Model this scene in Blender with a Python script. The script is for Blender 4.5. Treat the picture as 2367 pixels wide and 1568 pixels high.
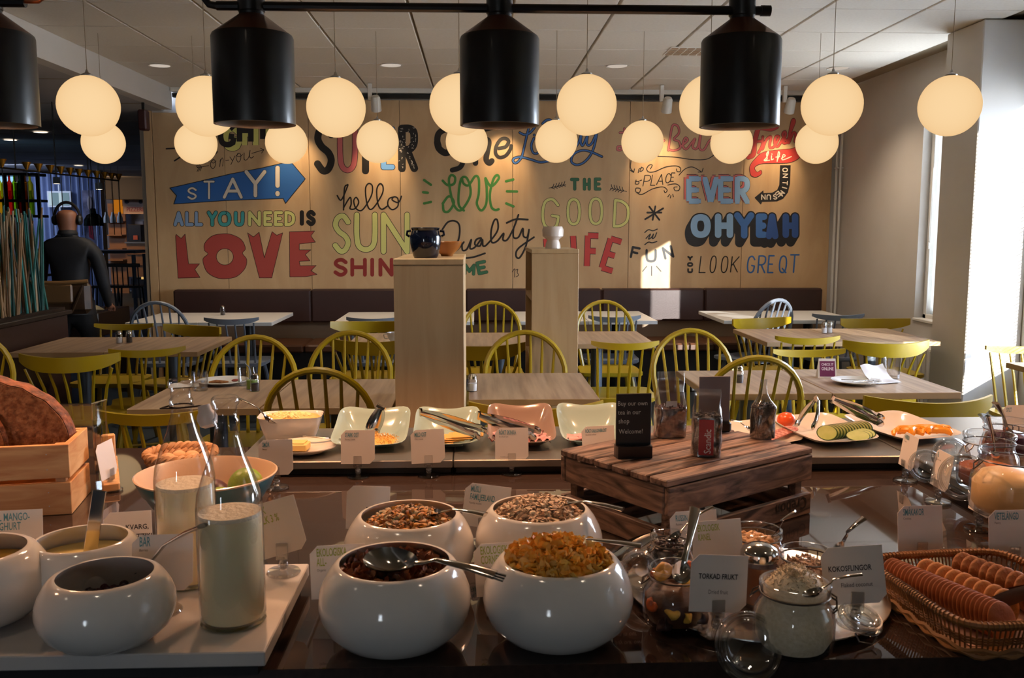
import bpy, bmesh, math, random
from mathutils import Matrix, Vector, Euler
R = math.radians
random.seed(7)
for o in list(bpy.data.objects): bpy.data.objects.remove(o)
S = bpy.context.scene
COL = S.collection

# ---------------------------------------------------------------- camera, light, exposure
TH, PS, H, FPX = R(6.85), R(2.21), 1.45, 2130.0
cd = bpy.data.cameras.new('camera'); cam = bpy.data.objects.new('camera', cd); COL.objects.link(cam)
cam.location = (0, 0, H); cam.rotation_euler = (R(90) - TH, 0, -PS)
cd.sensor_width = 23.6; cd.lens = FPX * 23.6 / 2367; cd.clip_start = .05; cd.clip_end = 200
cd.dof.use_dof = True; cd.dof.focus_distance = 3.2; cd.dof.aperture_fstop = 11
S.camera = cam
S.view_settings.view_transform = 'Standard'; S.view_settings.look = 'None'
S.view_settings.gamma = 1; S.view_settings.use_curve_mapping = False
S.view_settings.exposure = -0.12

def lin(h):
    h = h.lstrip('#'); c = [int(h[i:i+2], 16) / 255 for i in (0, 2, 4)]
    return tuple((v / 12.92 if v <= .04045 else ((v + .055) / 1.055) ** 2.4) for v in c) + (1,)

w = bpy.data.worlds.new('world'); S.world = w; w.use_nodes = True
nt = w.node_tree; bgn = nt.nodes['Background']
tc = nt.nodes.new('ShaderNodeTexCoord'); sx = nt.nodes.new('ShaderNodeSeparateXYZ'); rp = nt.nodes.new('ShaderNodeValToRGB')
nt.links.new(tc.outputs['Generated'], sx.inputs[0]); nt.links.new(sx.outputs['Z'], rp.inputs[0]); nt.links.new(rp.outputs[0], bgn.inputs[0])
rp.color_ramp.elements[0].position = 0.0; rp.color_ramp.elements[0].color = (.85, .93, 1, 1)
rp.color_ramp.elements[1].position = .6; rp.color_ramp.elements[1].color = (.35, .55, .95, 1)
bgn.inputs[1].default_value = 32

def light(kind, name, loc, energy, color=(1, 1, 1), aim=None, **kw):
    d = bpy.data.lights.new(name, kind); d.energy = energy; d.color = color[:3]
    for k, v in kw.items(): setattr(d, k, v)
    o = bpy.data.objects.new(name, d); COL.objects.link(o); o.location = loc
    if aim is not None:
        o.rotation_euler = (Vector(aim) - Vector(loc)).to_track_quat('-Z', 'Y').to_euler()
    return o
SUN_K, SUN_EL = .40, R(12)
az = math.atan(SUN_K)
light('SUN', 'sun', (6, -2, 4), 46, (1, .95, .86), aim=(6 - math.sin(az)*10, -2 + math.cos(az)*10, 4 - math.tan(SUN_EL)*10), angle=R(.4))
# portals that only guide sky sampling through the real window openings
def portal(loc, aim, sx_, sy_):
    o = light('AREA', 'window_portal', loc, 1, aim=aim, shape='RECTANGLE', size=sx_, size_y=sy_); o.data.cycles.is_portal = True
portal((3.56, 3.2, 1.6), (2.9, 3.2, 1.6), 4.8, 1.6)
portal((-1.6, -3.95, 1.5), (-1.6, 0, 1.5), .4, 1.25)
portal((3.56, 6.4, 1.6), (2.9, 6.4, 1.6), 1.0, 1.6)

# ---------------------------------------------------------------- helpers
def U(px, py, z=None, Y=None, X=None):
    """point of the room seen at a photo pixel, on the plane z=, y= or x="""
    a = (px - 1183.5) / FPX; b = -(py - 784) / FPX
    Rv = Vector((math.cos(PS), -math.sin(PS), 0)); F = Vector((math.sin(PS)*math.cos(TH), math.cos(PS)*math.cos(TH), -math.sin(TH)))
    d = F + a * Rv + b * Rv.cross(F)
    t = (z - H) / d.z if z is not None else (Y / d.y if Y is not None else X / d.x)
    return Vector((t*d.x, t*d.y, H + t*d.z))

def TR(loc=(0, 0, 0), rot=(0, 0, 0), sc=(1, 1, 1)):
    return Matrix.Translation(loc) @ Euler(rot).to_matrix().to_4x4() @ Matrix.Diagonal((*sc, 1))

class MB:
    def __init__(s): s.v = []; s.f = []; s.m = []
    def add(s, vs, fs, mi=0, T=None):
        n = len(s.v)
        for p in vs: s.v.append(tuple(T @ Vector(p)) if T is not None else tuple(p))
        for f in fs: s.f.append([i + n for i in f]); s.m.append(mi)
        return s
    def box(s, c, d, rz=0, mi=0, T=None, b=0):
        x, y, z = d[0]/2, d[1]/2, d[2]/2
        M = TR(c, (0, 0, rz)) if T is None else T @ TR(c, (0, 0, rz))
        if b <= 0:
            vs = [(-x,-y,-z),(x,-y,-z),(x,y,-z),(-x,y,-z),(-x,-y,z),(x,-y,z),(x,y,z),(-x,y,z)]
            return s.add(vs, [(3,2,1,0),(4,5,6,7),(0,1,5,4),(1,2,6,5),(2,3,7,6),(3,0,4,7)], mi, M)
        bm = bmesh.new(); bmesh.ops.create_cube(bm, size=1)
        for q in bm.verts: q.co = Vector((q.co.x*2*x, q.co.y*2*y, q.co.z*2*z))
        bmesh.ops.bevel(bm, geom=bm.edges[:], offset=b, segments=1, profile=.6, affect='EDGES')
        bm.verts.ensure_lookup_table()
        s.add([q.co[:] for q in bm.verts], [[q.index for q in f.verts] for f in bm.faces], mi, M); bm.free(); return s
    def lathe(s, prof, seg=24, c=(0, 0, 0), mi=0, T=None):
        M = TR(c) if T is None else T @ TR(c)
        vs = []; rings = []
        for r, z in prof:
            if r < 1e-6: rings.append([len(vs)]); vs.append((0, 0, z))
            else:
                rings.append(list(range(len(vs), len(vs)+seg)))
                for i in range(seg):
                    a = 2*math.pi*i/seg; vs.append((r*math.cos(a), r*math.sin(a), z))
        fs = []
        for A, B in zip(rings, rings[1:]):
            for i in range(seg):
                j = (i+1) % seg
                if len(A) == 1 and len(B) == 1: continue
                if len(A) == 1: fs.append((A[0], B[j], B[i]))
                elif len(B) == 1: fs.append((A[i], A[j], B[0]))
                else: fs.append((A[i], A[j], B[j], B[i]))
        return s.add(vs, fs, mi, M)
    def tube(s, pts, r, seg=8, mi=0, closed=False, T=None, flat=1):
        pts = [Vector(p) for p in pts]; n = len(pts); vs = []; fs = []
        rr = r if isinstance(r, (list, tuple)) else [r]*n
        up = None
        for i, p in enumerate(pts):
            if closed: t = pts[(i+1) % n] - pts[i-1]
            else: t = pts[min(i+1, n-1)] - pts[max(i-1, 0)]
            t = t.normalized() if t.length > 1e-9 else Vector((0, 0, 1))
            if up is None: up = Vector((0, 0, 1)) if abs(t.z) < .9 else Vector((0, 1, 0))
            sd = t.cross(up)
            if sd.length < 1e-5: sd = t.cross(Vector((1, .3, .2)))
            sd.normalize(); up2 = sd.cross(t).normalized(); up = up2
            for k in range(seg):
                a = 2*math.pi*k/seg
                vs.append(p + sd*math.cos(a)*rr[i] + up2*math.sin(a)*rr[i]*flat)
        m = n if closed else n-1
        for i in range(m):
            for k in range(seg):
                j = (i+1) % n; l = (k+1) % seg
                fs.append((i*seg+k, i*seg+l, j*seg+l, j*seg+k))
        if not closed:
            fs.append(tuple(range(seg))[::-1]); fs.append(tuple((n-1)*seg+k for k in range(seg)))
        return s.add(vs, fs, mi, T)
    def prism(s, pts, z0, z1, mi=0, T=None):
        n = len(pts)
        if sum(pts[i][0]*pts[(i+1)%n][1]-pts[(i+1)%n][0]*pts[i][1] for i in range(n)) < 0: pts = pts[::-1]
        vs = [(x, y, z0) for x, y in pts] + [(x, y, z1) for x, y in pts]
        fs = [tuple(range(n))[::-1], tuple(range(n, 2*n))] + [(i, (i+1) % n, (i+1) % n + n, i+n) for i in range(n)]
        return s.add(vs, fs, mi, T)
    def grid(s, fn, nu, nv, mi=0, T=None, cu=False):
        vs = [fn(i/nu, j/nv) for j in range(nv+1) for i in range(nu + (0 if cu else 1))]
        W = nu if cu else nu+1; fs = []
        for j in range(nv):
            for i in range(nu):
                k = (i+1) % W if cu else i+1
                fs.append((j*W+i, j*W+k, (j+1)*W+k, (j+1)*W+i))
        return s.add(vs, fs, mi, T)
    def ell(s, c, r, seg=12, rings=6, rot=(0, 0, 0), mi=0, T=None):
        M = TR(c, rot, r if isinstance(r, (tuple, list)) else (r, r, r))
        if T is not None: M = T @ M
        return s.lathe([(math.sin(math.pi*i/rings), -math.cos(math.pi*i/rings)) for i in range(rings+1)], seg, (0, 0, 0), mi, M)
    def build(s, name, mats, parent=None, ang=35, loc=None, rot=None, label=None, kind=None):
        me = bpy.data.meshes.new(name); me.from_pydata(s.v, [], s.f)
        for m_ in (mats if isinstance(mats, (list, tuple)) else [mats]): me.materials.append(m_)
        me.polygons.foreach_set('material_index', s.m)
        if ang: me.shade_smooth(); me.set_sharp_from_angle(angle=R(ang))
        me.update()
        o = bpy.data.objects.new(name, me); COL.objects.link(o)
        if parent: o.parent = parent
        if loc is not None: o.location = loc
        if rot is not None: o.rotation_euler = rot
        if label: o['label'] = label
        if kind: o['kind'] = kind
        return o

def tag(o, label=None, cat=None, group=None, kind=None):
    if label: o['label'] = label
    if cat: o['category'] = cat
    if group: o['group'] = group
    if kind: o['kind'] = kind
    return o
def thing(name, label, cat, loc=(0, 0, 0), rz=0, group=None):
    o = bpy.data.objects.new(name, None); COL.objects.link(o); o.empty_display_size = .05
    o.location = loc; o.rotation_euler = (0, 0, rz) if not isinstance(rz, (tuple, list)) else rz
    return tag(o, label, cat, group)
def dup(root, loc=None, rz=None, label=None, group=None):
    KIDS = {}
    def kids(o): return [c for c in CH.get(o.name, [])]
    CH = {}
    for o in COL.objects:
        if o.parent: CH.setdefault(o.parent.name, []).append(o)
    def cp(o, par=None):
        c = o.copy(); COL.objects.link(c)
        if par: c.parent = par
        for k in kids(o): cp(k, c)
        return c
    c = cp(root)
    if loc is not None: c.location = loc
    if rz is not None: c.rotation_euler = (0, 0, rz) if not isinstance(rz, (tuple, list)) else rz
    if label: c['label'] = label
    if group: c['group'] = group
    return c

# ---------------------------------------------------------------- materials
def mat(name, col, rough=.5, metal=0, c2=None, ns=8, st=(1, 1, 1), amt=1, det=4, bump=0, bs=None, emit=0, coat=0, sub=0, spec=None, contrast=.25, dist=0, kind='noise'):
    m = bpy.data.materials.new(name); m.use_nodes = True; n = m.node_tree; L = n.links
    b = n.nodes['Principled BSDF']
    c1 = lin(col) if isinstance(col, str) else col
    b.inputs['Base Color'].default_value = c1; b.inputs['Roughness'].default_value = rough; b.inputs['Metallic'].default_value = metal
    if coat: b.inputs['Coat Weight'].default_value = coat; b.inputs['Coat Roughness'].default_value = .08
    if sub: b.inputs['Subsurface Weight'].default_value = sub; b.inputs['Subsurface Radius'].default_value = (.01, .006, .004)
    if spec is not None: b.inputs['Specular IOR Level'].default_value = spec
    if c2 or bump:
        t = n.nodes.new('ShaderNodeTexCoord'); mp = n.nodes.new('ShaderNodeMapping'); mp.inputs['Scale'].default_value = st
        L.new(t.outputs['Object'], mp.inputs[0])
        nz = n.nodes.new('ShaderNodeTexNoise'); nz.inputs['Scale'].default_value = ns; nz.inputs['Detail'].default_value = det
        nz.inputs['Distortion'].default_value = dist
        L.new(mp.outputs[0], nz.inputs['Vector'])
        if c2:
            r = n.nodes.new('ShaderNodeValToRGB'); r.color_ramp.elements[0].position = .5-contrast; r.color_ramp.elements[1].position = .5+contrast
            r.color_ramp.elements[0].color = lin(c2) if isinstance(c2, str) else c2; r.color_ramp.elements[1].color = c1
            L.new(nz.outputs['Fac'], r.inputs[0]); L.new(r.outputs[0], b.inputs['Base Color'])
        if bump:
            bp = n.nodes.new('ShaderNodeBump'); bp.inputs['Strength'].default_value = bump; bp.inputs['Distance'].default_value = .01
            if bs:
                n2 = n.nodes.new('ShaderNodeTexNoise'); n2.inputs['Scale'].default_value = bs; L.new(mp.outputs[0], n2.inputs['Vector']); L.new(n2.outputs['Fac'], bp.inputs['Height'])
            else: L.new(nz.outputs['Fac'], bp.inputs['Height'])
            L.new(bp.outputs[0], b.inputs['Normal'])
    if emit:
        b.inputs['Emission Color'].default_value = c1; b.inputs['Emission Strength'].default_value = emit
    return m
def glass(name, tint=(1, 1, 1), rough=.02, edge=(.70, .75, .82), body=0.07):
    """thin-walled clear glass: transmits, reflects by Fresnel, darker at grazing edges"""
    m = bpy.data.materials.new(name); m.use_nodes = True; n = m.node_tree; L = n.links; n.nodes.clear()
    out = n.nodes.new('ShaderNodeOutputMaterial'); mx = n.nodes.new('ShaderNodeMixShader'); tr = n.nodes.new('ShaderNodeBsdfTransparent')
    gl = n.nodes.new('ShaderNodeBsdfGlossy'); gl.inputs['Roughness'].default_value = rough
    lw = n.nodes.new('ShaderNodeLayerWeight'); lw.inputs['Blend'].default_value = .5
    pw = n.nodes.new('ShaderNodeMath'); pw.operation = 'POWER'; pw.inputs[1].default_value = 2.3
    rp = n.nodes.new('ShaderNodeMixRGB'); rp.inputs[1].default_value = (*tint, 1); rp.inputs[2].default_value = (*edge, 1)
    mu = n.nodes.new('ShaderNodeMath'); mu.operation = 'MULTIPLY_ADD'; mu.inputs[1].default_value = .7; mu.inputs[2].default_value = body
    L.new(lw.outputs['Facing'], pw.inputs[0]); L.new(pw.outputs[0], rp.inputs[0]); L.new(rp.outputs[0], tr.inputs[0])
    L.new(pw.outputs[0], mu.inputs[0]); L.new(mu.outputs[0], mx.inputs[0]); L.new(tr.outputs[0], mx.inputs[1]); L.new(gl.outputs[0], mx.inputs[2])
    L.new(mx.outputs[0], out.inputs[0]); return m
def emission(name, col, s=1, edge=None):
    m = bpy.data.materials.new(name); m.use_nodes = True; n = m.node_tree; L = n.links; n.nodes.clear()
    out = n.nodes.new('ShaderNodeOutputMaterial'); e = n.nodes.new('ShaderNodeEmission')
    e.inputs[0].default_value = lin(col) if isinstance(col, str) else (*col, 1); e.inputs[1].default_value = s
    if edge:
        lw = n.nodes.new('ShaderNodeLayerWeight'); lw.inputs['Blend'].default_value = .35
        mx = n.nodes.new('ShaderNodeMixRGB'); mx.inputs[1].default_value = e.inputs[0].default_value; mx.inputs[2].default_value = lin(edge)
        L.new(lw.outputs['Facing'], mx.inputs[0]); L.new(mx.outputs[0], e.inputs[0])
    L.new(e.outputs[0], out.inputs[0]); return m

W_ = {}
W_['ceil'] = mat('ceiling_tile_white', 'dcd5ca', .9, c2='d4ccc0', ns=60)
W_['grid'] = mat('ceiling_rail_beige', '8c7c62', .6)
W_['white'] = mat('painted_wall_white', 'c9c2ba', .7, c2='c3bcb3', ns=3)
W_['trim'] = mat('white_trim', 'dcd8d0', .4)
W_['floor'] = mat('dark_blue_grey_floor', '2a3740', .55, c2='222c33', ns=5)
W_['ply'] = mat('birch_plywood', 'cdab80', .45, c2='b8946a', ns=3.2, st=(1.2, 1, .35), det=8, contrast=.22, dist=1.2, bump=.02)
W_['dkbrown'] = mat('dark_brown_leatherette', '3c2520', .42, c2='33201c', ns=4, bump=.03, bs=120)
W_['seatbrown'] = mat('brown_seat_leatherette', '55341f', .45)
W_['tantrim'] = mat('tan_wood_panel', '9c8266', .5, c2='8d745a', ns=3, st=(.3, 1, 4))
W_['table'] = mat('table_oak_laminate', 'b59a7e', .38, c2='8a6e58', ns=3.2, st=(9, .5, 1), det=7, contrast=.16)
W_['tedge'] = mat('table_edge_beech', 'a4845f', .5)
W_['wtable'] = mat('table_white_laminate', 'cfccc6', .35)
W_['grey'] = mat('grey_chair_paint', '6c7480', .4)
W_['steel_leg'] = mat('grey_powder_coated_leg', '5c646c', .45, metal=.3)
W_['black'] = mat('matt_black_metal', '0d0c0c', .42)
W_['blk'] = mat('plain_black', '141212', .5)
W_['yellow'] = mat('yellow_chair_lacquer', 'b0920a', .38, c2='a28408', ns=3, coat=.15)
W_['steel'] = mat('brushed_steel', 'b8b4ae', .28, metal=1)
W_['steeltop'] = mat('satin_steel_chiller_top', '94908a', .33, metal=.8)
W_['chrome'] = mat('polished_cutlery_steel', 'c8c4be', .12, metal=1)
W_['stone'] = mat('polished_dark_brown_stone', '3c302a', .025, c2='322723', ns=90)
W_['china'] = mat('white_glazed_china', 'e0dcd6', .12, coat=.4)
W_['card'] = mat('white_card', 'ddd6d0', .7)
W_['glass'] = glass('clear_glass')
W_['acrylic'] = glass('clear_acrylic', tint=(.88, .88, .88), rough=.06, body=.22)
W_['pine'] = mat('pale_pine', 'e0b680', .5, c2='b4743e', ns=5, st=(1, 7, 7), det=6, contrast=.25, dist=1.2, bump=.02)
W_['ash'] = mat('pale_ash_veneer', 'c9ab82', .5, c2='b8976c', ns=2.4, st=(9, 9, .7), det=6, contrast=.25, dist=.8)
W_['ashtop'] = mat('pale_ash_plank', 'd1b487', .5, c2='bd9b70', ns=3, st=(9, 1, 1), det=5)
W_['oldwood'] = mat('weathered_brown_wood', '8e705e', .6, c2='2a1a15', ns=7, st=(1, 6, 6), det=10, contrast=.16, dist=1.8, bump=.15)

# ---------------------------------------------------------------- the room
XR = 3.36; YB = 8.55; ZC = 2.70; XL = -2.70
def struct(name, mb, m, parent=None, ang=30, **kw):
    o = mb.build(name, m, parent, ang, **kw)
    if not parent: o['kind'] = 'structure'
    return o
struct('floor', MB().box((-4, 9, -.05), (15.4, 26.6, .1)), W_['floor'])
# ceiling: beige rails with one tile object per cell
xs = [-2.13 + .5854*i - .5854 for i in range(11)]; ys = [8.43 - .62*i for i in range(10)]
ce = struct('ceiling', MB().box((.33, 2.25, ZC+.066), (6.4, 13.0, .1)), W_['grid'])
tile = None
tm = MB().box((0, 0, 0), (.570, .608, .03), b=.004)
holes = []
for i in range(len(xs)-1):
    for j in range(len(ys)-1):
        x0, x1, y1, y0 = max(xs[i], XL), min(xs[i+1], XR), ys[j], ys[j+1]
        if x1 - x0 < .1: continue
        if x1-x0 > .58:
            if tile is None: tile = tm.build('ceiling_tile', W_['ceil'], ce); o = tile
            else: o = tile.copy(); COL.objects.link(o)
            o.location = ((x0+x1)/2, (y0+y1)/2, ZC)
        else: MB().box((0, 0, 0), (x1-x0-.02, .608, .03)).build('ceiling_tile', W_['ceil'], ce, loc=((x0+x1)/2, (y0+y1)/2, ZC))
# border strips and the bulkhead on the left
struct('trim_1', MB().box((.33, 8.49, ZC-.02), (6.04, .11, .06)), W_['trim'])
struct('trim_2', MB().box((.33, 8.51, ZC-.075), (6.04, .06, .035)), W_['black'])
struct('trim_3', MB().box((XL-.05, 2.25, 2.6), (.1, 12.5, .2)), W_['white'])
lowc = struct('ceiling', MB().box((-7.2, 11.5, 2.54), (8.8, 21.5, .08)), mat('far_ceiling_grey', 'b4aeac', .9, c2='a8a2a0', ns=2))
for k in range(14):
    MB().box((-7.2, 1.6+k*1.3, 2.499), (8.8, .012, .003)).build('ceiling_joint', W_['grid'], lowc)
# back wall: plywood sheets, one object each
wb = struct('wall_back', MB().box((.225, YB+.11, 1.36), (6.26, .16, 2.70)), W_['white'])
edges = [-2.9] + [U(q, 400, Y=YB).x for q in (520, 715, 925, 1185, 1455, 1719)] + [3.30]
for i, (a, b) in enumerate(zip(edges, edges[1:])):
    zt = 2.60 if a > -2.7 else 2.48
    MB().box(((a+b)/2, YB+.015, zt/2+.05), (b-a-.004, .03, zt-.1), b=.0012).build('plywood_sheet', W_['ply'], wb)
struct('wall_end', MB().box((-2.94, YB+.1, 1.25), (.07, .22, 2.49)), W_['ply'])
# right wall with real window openings
def wall_with_openings(name, x, y0, y1, z1, ops, m, th=.14):
    mb = MB(); ys_ = y0
    for (a, b, c, d) in sorted(ops):
        mb.box((x+th/2, (ys_+a)/2, z1/2), (th, a-ys_, z1)); mb.box((x+th/2, (a+b)/2, c/2), (th, b-a, c)); mb.box((x+th/2, (a+b)/2, (d+z1)/2), (th, b-a, z1-d)); ys_ = b
    mb.box((x+th/2, (ys_+y1)/2, z1/2), (th, y1-ys_, z1))
    return struct(name, mb, m)
OPS = [(.3, 1.2, .8, 2.3), (2.0, 2.8, .8, 1.3), (3.62, 5.45, .6, 2.35), (6.0, 6.93, .75, 2.45)]
wall_with_openings('wall_right', XR, -4, YB+.2, ZC+.06, OPS, W_['white'])
colm = struct('wall_right_pillar', MB().box(((3.01+XR)/2, 5.74, ZC/2-.01), (XR-3.01, .43, ZC-.02), b=.006), W_['white'])
# rear of the restaurant (behind the photographer): unseen wall, opening narrowed to cut sky fill
struct('wall_rear', MB().box((-6.7, -4.1, 1.38), (9.9, .2, 2.76)).box((1.08, -4.1, 1.38), (5.06, .2, 2.76)).box((-1.6, -4.1, .45), (.96, .2, .9)).box((-1.6, -4.1, 2.43), (.96, .2, .66))
       .box((-1.6, -4.1, 1.5), (.06, .14, 1.3)), W_['white'])
struct('wall_left', MB().box((-11.55, 9, 1.25), (.1, 26.4, 2.5)), W_['white'])
struct('ceiling_side', MB().box((-7.2, -1.7, 2.54), (8.8, 4.9, .08)), W_['ceil'])

slat = mat('white_blind_slat', 'd5d8d8', .35)
def blind(parent, x, y0, y1, z0, z1, tilt, pitch=.022, wd=.025):
    mb = MB(); z = z0+.01
    while z < z1:
        mb.box((0, (y0+y1)/2, 0), (wd, y1-y0-.01, .0007), T=TR((x, 0, z), (0, tilt, 0))); z += pitch
    for y in (y0+.08, y1-.08): mb.tube([(x, y, z0), (x, y, z1)], .0009, 4)
    return mb.build('blind_slats', slat, parent, ang=0, kind='stuff')
for i, (a, b, c, d) in enumerate(OPS):
    wn = 'window_%d' % (i+1)
    fr = MB(); t = .05; xx = XR+.10
    for (y, z, dy, dz) in (((a+b)/2, c+t/2, b-a, t), ((a+b)/2, d-t/2, b-a, t), (a+t/2, (c+d)/2, t, d-c), (b-t/2, (c+d)/2, t, d-c)):
        fr.box((xx, y, z), (.07, dy, dz), b=.004)
    wo = struct(wn, fr, W_['trim'])
    MB().box((XR+.04, (a+b)/2, c+.008), (.1, b-a+.02, .022), b=.004).build('window_sill', W_['trim'], wo)
    MB().box((xx, (a+b)/2, (c+d)/2), (.004, b-a-2*t, d-c-2*t)).build('pane', W_['glass'], wo, ang=0)
    blind(wo, XR+.045 if i < 3 else XR+.128, a+.01, b-.01, c+.03, d, R(-20) if i == 2 else R(-24) if i == 1 else R(66))
    if i == 3:
        MB().tube([(XR+.05, b-.08, 1.9), (XR+.045, b-.08, 1.35)], .004, 6).box((XR+.045, b-.08, 1.32), (.012, .012, .05), b=.003).build('window_handle', W_['trim'], wo)
# wall pipes and baseboard
struct('trim_4', MB().tube([(3.325, 8.5, .5), (3.325, 8.5, 2.66)], .014, 8).tube([(3.33, 8.42, .5), (3.33, 8.42, 2.66)], .012, 8).box((3.33, 8.46, 2.0), (.06, .06, .012)), W_['trim'])
struct('baseboard_right', MB().box((XR-.008, 7.25, .05), (.016, 2.5, .1)), W_['trim'])
rad = thing('radiator', 'white radiator with valve low on the right wall under the window', 'radiator', (3.30, 6.5, .12))
MB().box((0, 0, .25), (.07, .9, .44), b=.01).build('panel', W_['trim'], rad)
MB().tube([(0, -.5, -.1), (0, -.5, .08), (0, -.44, .08)], .009, 8).ell((0, -.5, .08), .022).build('valve', W_['trim'], rad)
for k in range(14): MB().box((-.038, -.4+k*.0615, .25), (.006, .03, .4)).build('fin', W_['trim'], rad)

# bench along the back wall
be = thing('wall_bench', 'long dark brown upholstered bench along the lettered plywood wall', 'bench', (.27, 8.25, 0))
seams = [-2.73, -1.5, -.1, 1.15, 2.1, 3.20]
for a, b in zip(seams, seams[1:]):
    MB().box(((a+b)/2-.27, .2, .75), (b-a-.004, .12, .3), b=.015).build('back_cushion', W_['dkbrown'], be)
    MB().box(((a+b)/2-.27, 0, .41), (b-a-.004, .54, .07), b=.015).build('seat_cushion', W_['seatbrown'], be)
MB().box((-.03, .27, .52), (5.92, .03, .19)).build('back_panel', W_['tantrim'], be)
MB().box((-.03, -.1, .19), (5.9, .3, .37)).build('plinth', W_['blk'], be)

# ---------------------------------------------------------------- painted lettering on the plywood wall
PAL = dict(k='17110f', red='a8443c', dred='8c2a24', lred='c03a34', pink='cf6a68', grn='3f7d35', dgrn='356a48', yg='cdcb7a', teal='3f9a98', lb='86a3c6', blue='2b62a6', bb='6aa0dc', mb='3c6cb0', db='2a4f92', w='ded0bc', sky='8fb4d8', yel='d2cc70')
INK = {k: mat('mural_paint_' + k, v, .5) for k, v in PAL.items()}
LET = dict(
 A="0,1 .5,0 1,1|.2,.66 .8,.66", B="0,0 0,1|~0,0 .6,0 .85,.12 .85,.35 .6,.47 0,.48|~0,.48 .7,.5 1,.62 1,.85 .7,1 0,1",
 C="~.98,.2 .6,0 .15,.12 0,.5 .15,.88 .6,1 .98,.8", D="0,0 0,1|~0,0 .45,.03 .88,.2 1,.5 .88,.8 .45,.97 0,1", E="1,0 0,0 0,1 1,1|0,.5 .8,.5",
 F="1,0 0,0 0,1|0,.5 .8,.5", G="~.95,.2 .6,0 .15,.1 0,.5 .12,.88 .5,1 .85,.9 .97,.62|.97,.6 .6,.56", H="0,0 0,1|1,0 1,1|0,.5 1,.5", I=".5,0 .5,1",
 K="0,0 0,1|1,0 0,.6|.25,.45 1,1", L="0,0 0,1 1,1", M="0,1 0,0 .5,.7 1,0 1,1", N="0,1 0,0 1,1 1,0",
 O="~.5,0 .87,.12 1,.5 .87,.88 .5,1 .13,.88 0,.5 .13,.12 .5,0", P="0,0 0,1|~0,0 .6,0 .95,.12 .95,.4 .6,.54 0,.55", Q="~.5,0 .87,.12 1,.5 .87,.88 .5,1 .13,.88 0,.5 .13,.12 .5,0|.45,.75 1,1",
 R="0,0 0,1|~0,0 .6,0 .95,.1 .95,.38 .6,.52 0,.53|.4,.53 1,1", S="~.95,.17 .6,0 .2,.06 .05,.26 .3,.44 .75,.58 .95,.76 .75,.96 .4,1 .03,.84",
 T="0,0 1,0|.5,0 .5,1", U="~0,0 0,.6 .12,.9 .5,1 .88,.9 1,.6 1,0", V="0,0 .5,1 1,0", Y="0,0 .5,.5 1,0|.5,.5 .5,1", Z="0,0 1,0 0,1 1,1")
LET['!'] = ".5,0 .5,.68|.5,.97 .5,1"; LET['1'] = "0,.2 .5,0 .5,1"; LET['3'] = "~0,.1 .5,0 .95,.2 .4,.45 1,.7 .5,1 0,.9"
def cr(p, n=6):
    out = []
    closed = abs(p[0][0]-p[-1][0]) + abs(p[0][1]-p[-1][1]) < 1e-6
    m = len(p)
    for i in range(m-1):
        a = p[i-1] if i > 0 else (p[-2] if closed else p[0]); b = p[i]; c = p[i+1]; d = p[i+2] if i+2 < m else (p[1] if closed else p[-1])
        for k in range(n):
            t = k/n
            out.append(tuple(.5*((2*b[q]) + (-a[q]+c[q])*t + (2*a[q]-5*b[q]+4*c[q]-d[q])*t*t + (-a[q]+3*b[q]-3*c[q]+d[q])*t**3) for q in (0, 1)))
    return out + [p[-1]]
def parse(s):
    res = []
    for st in s.split('|'):
        sm = st[0] == '~'
        p = [tuple(map(float, q.split(','))) for q in st.lstrip('~').split()]
        res.append(cr(p) if sm and len(p) > 2 else p)
    return res
ZM = {'2': (350, 230, 3.485), '3': (900, 230, 3.485), '4': (1400, 230, 3.485), 'A': (380, 240, 8.454), 'B': (980, 250, 5.036), 'P': (0, 0, 1)}
def topx(z, pts): ox, oy, k = ZM[z]; return [(ox+x/k, oy+y/k) for x, y in pts]
PXM = 8.0/FPX
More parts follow.
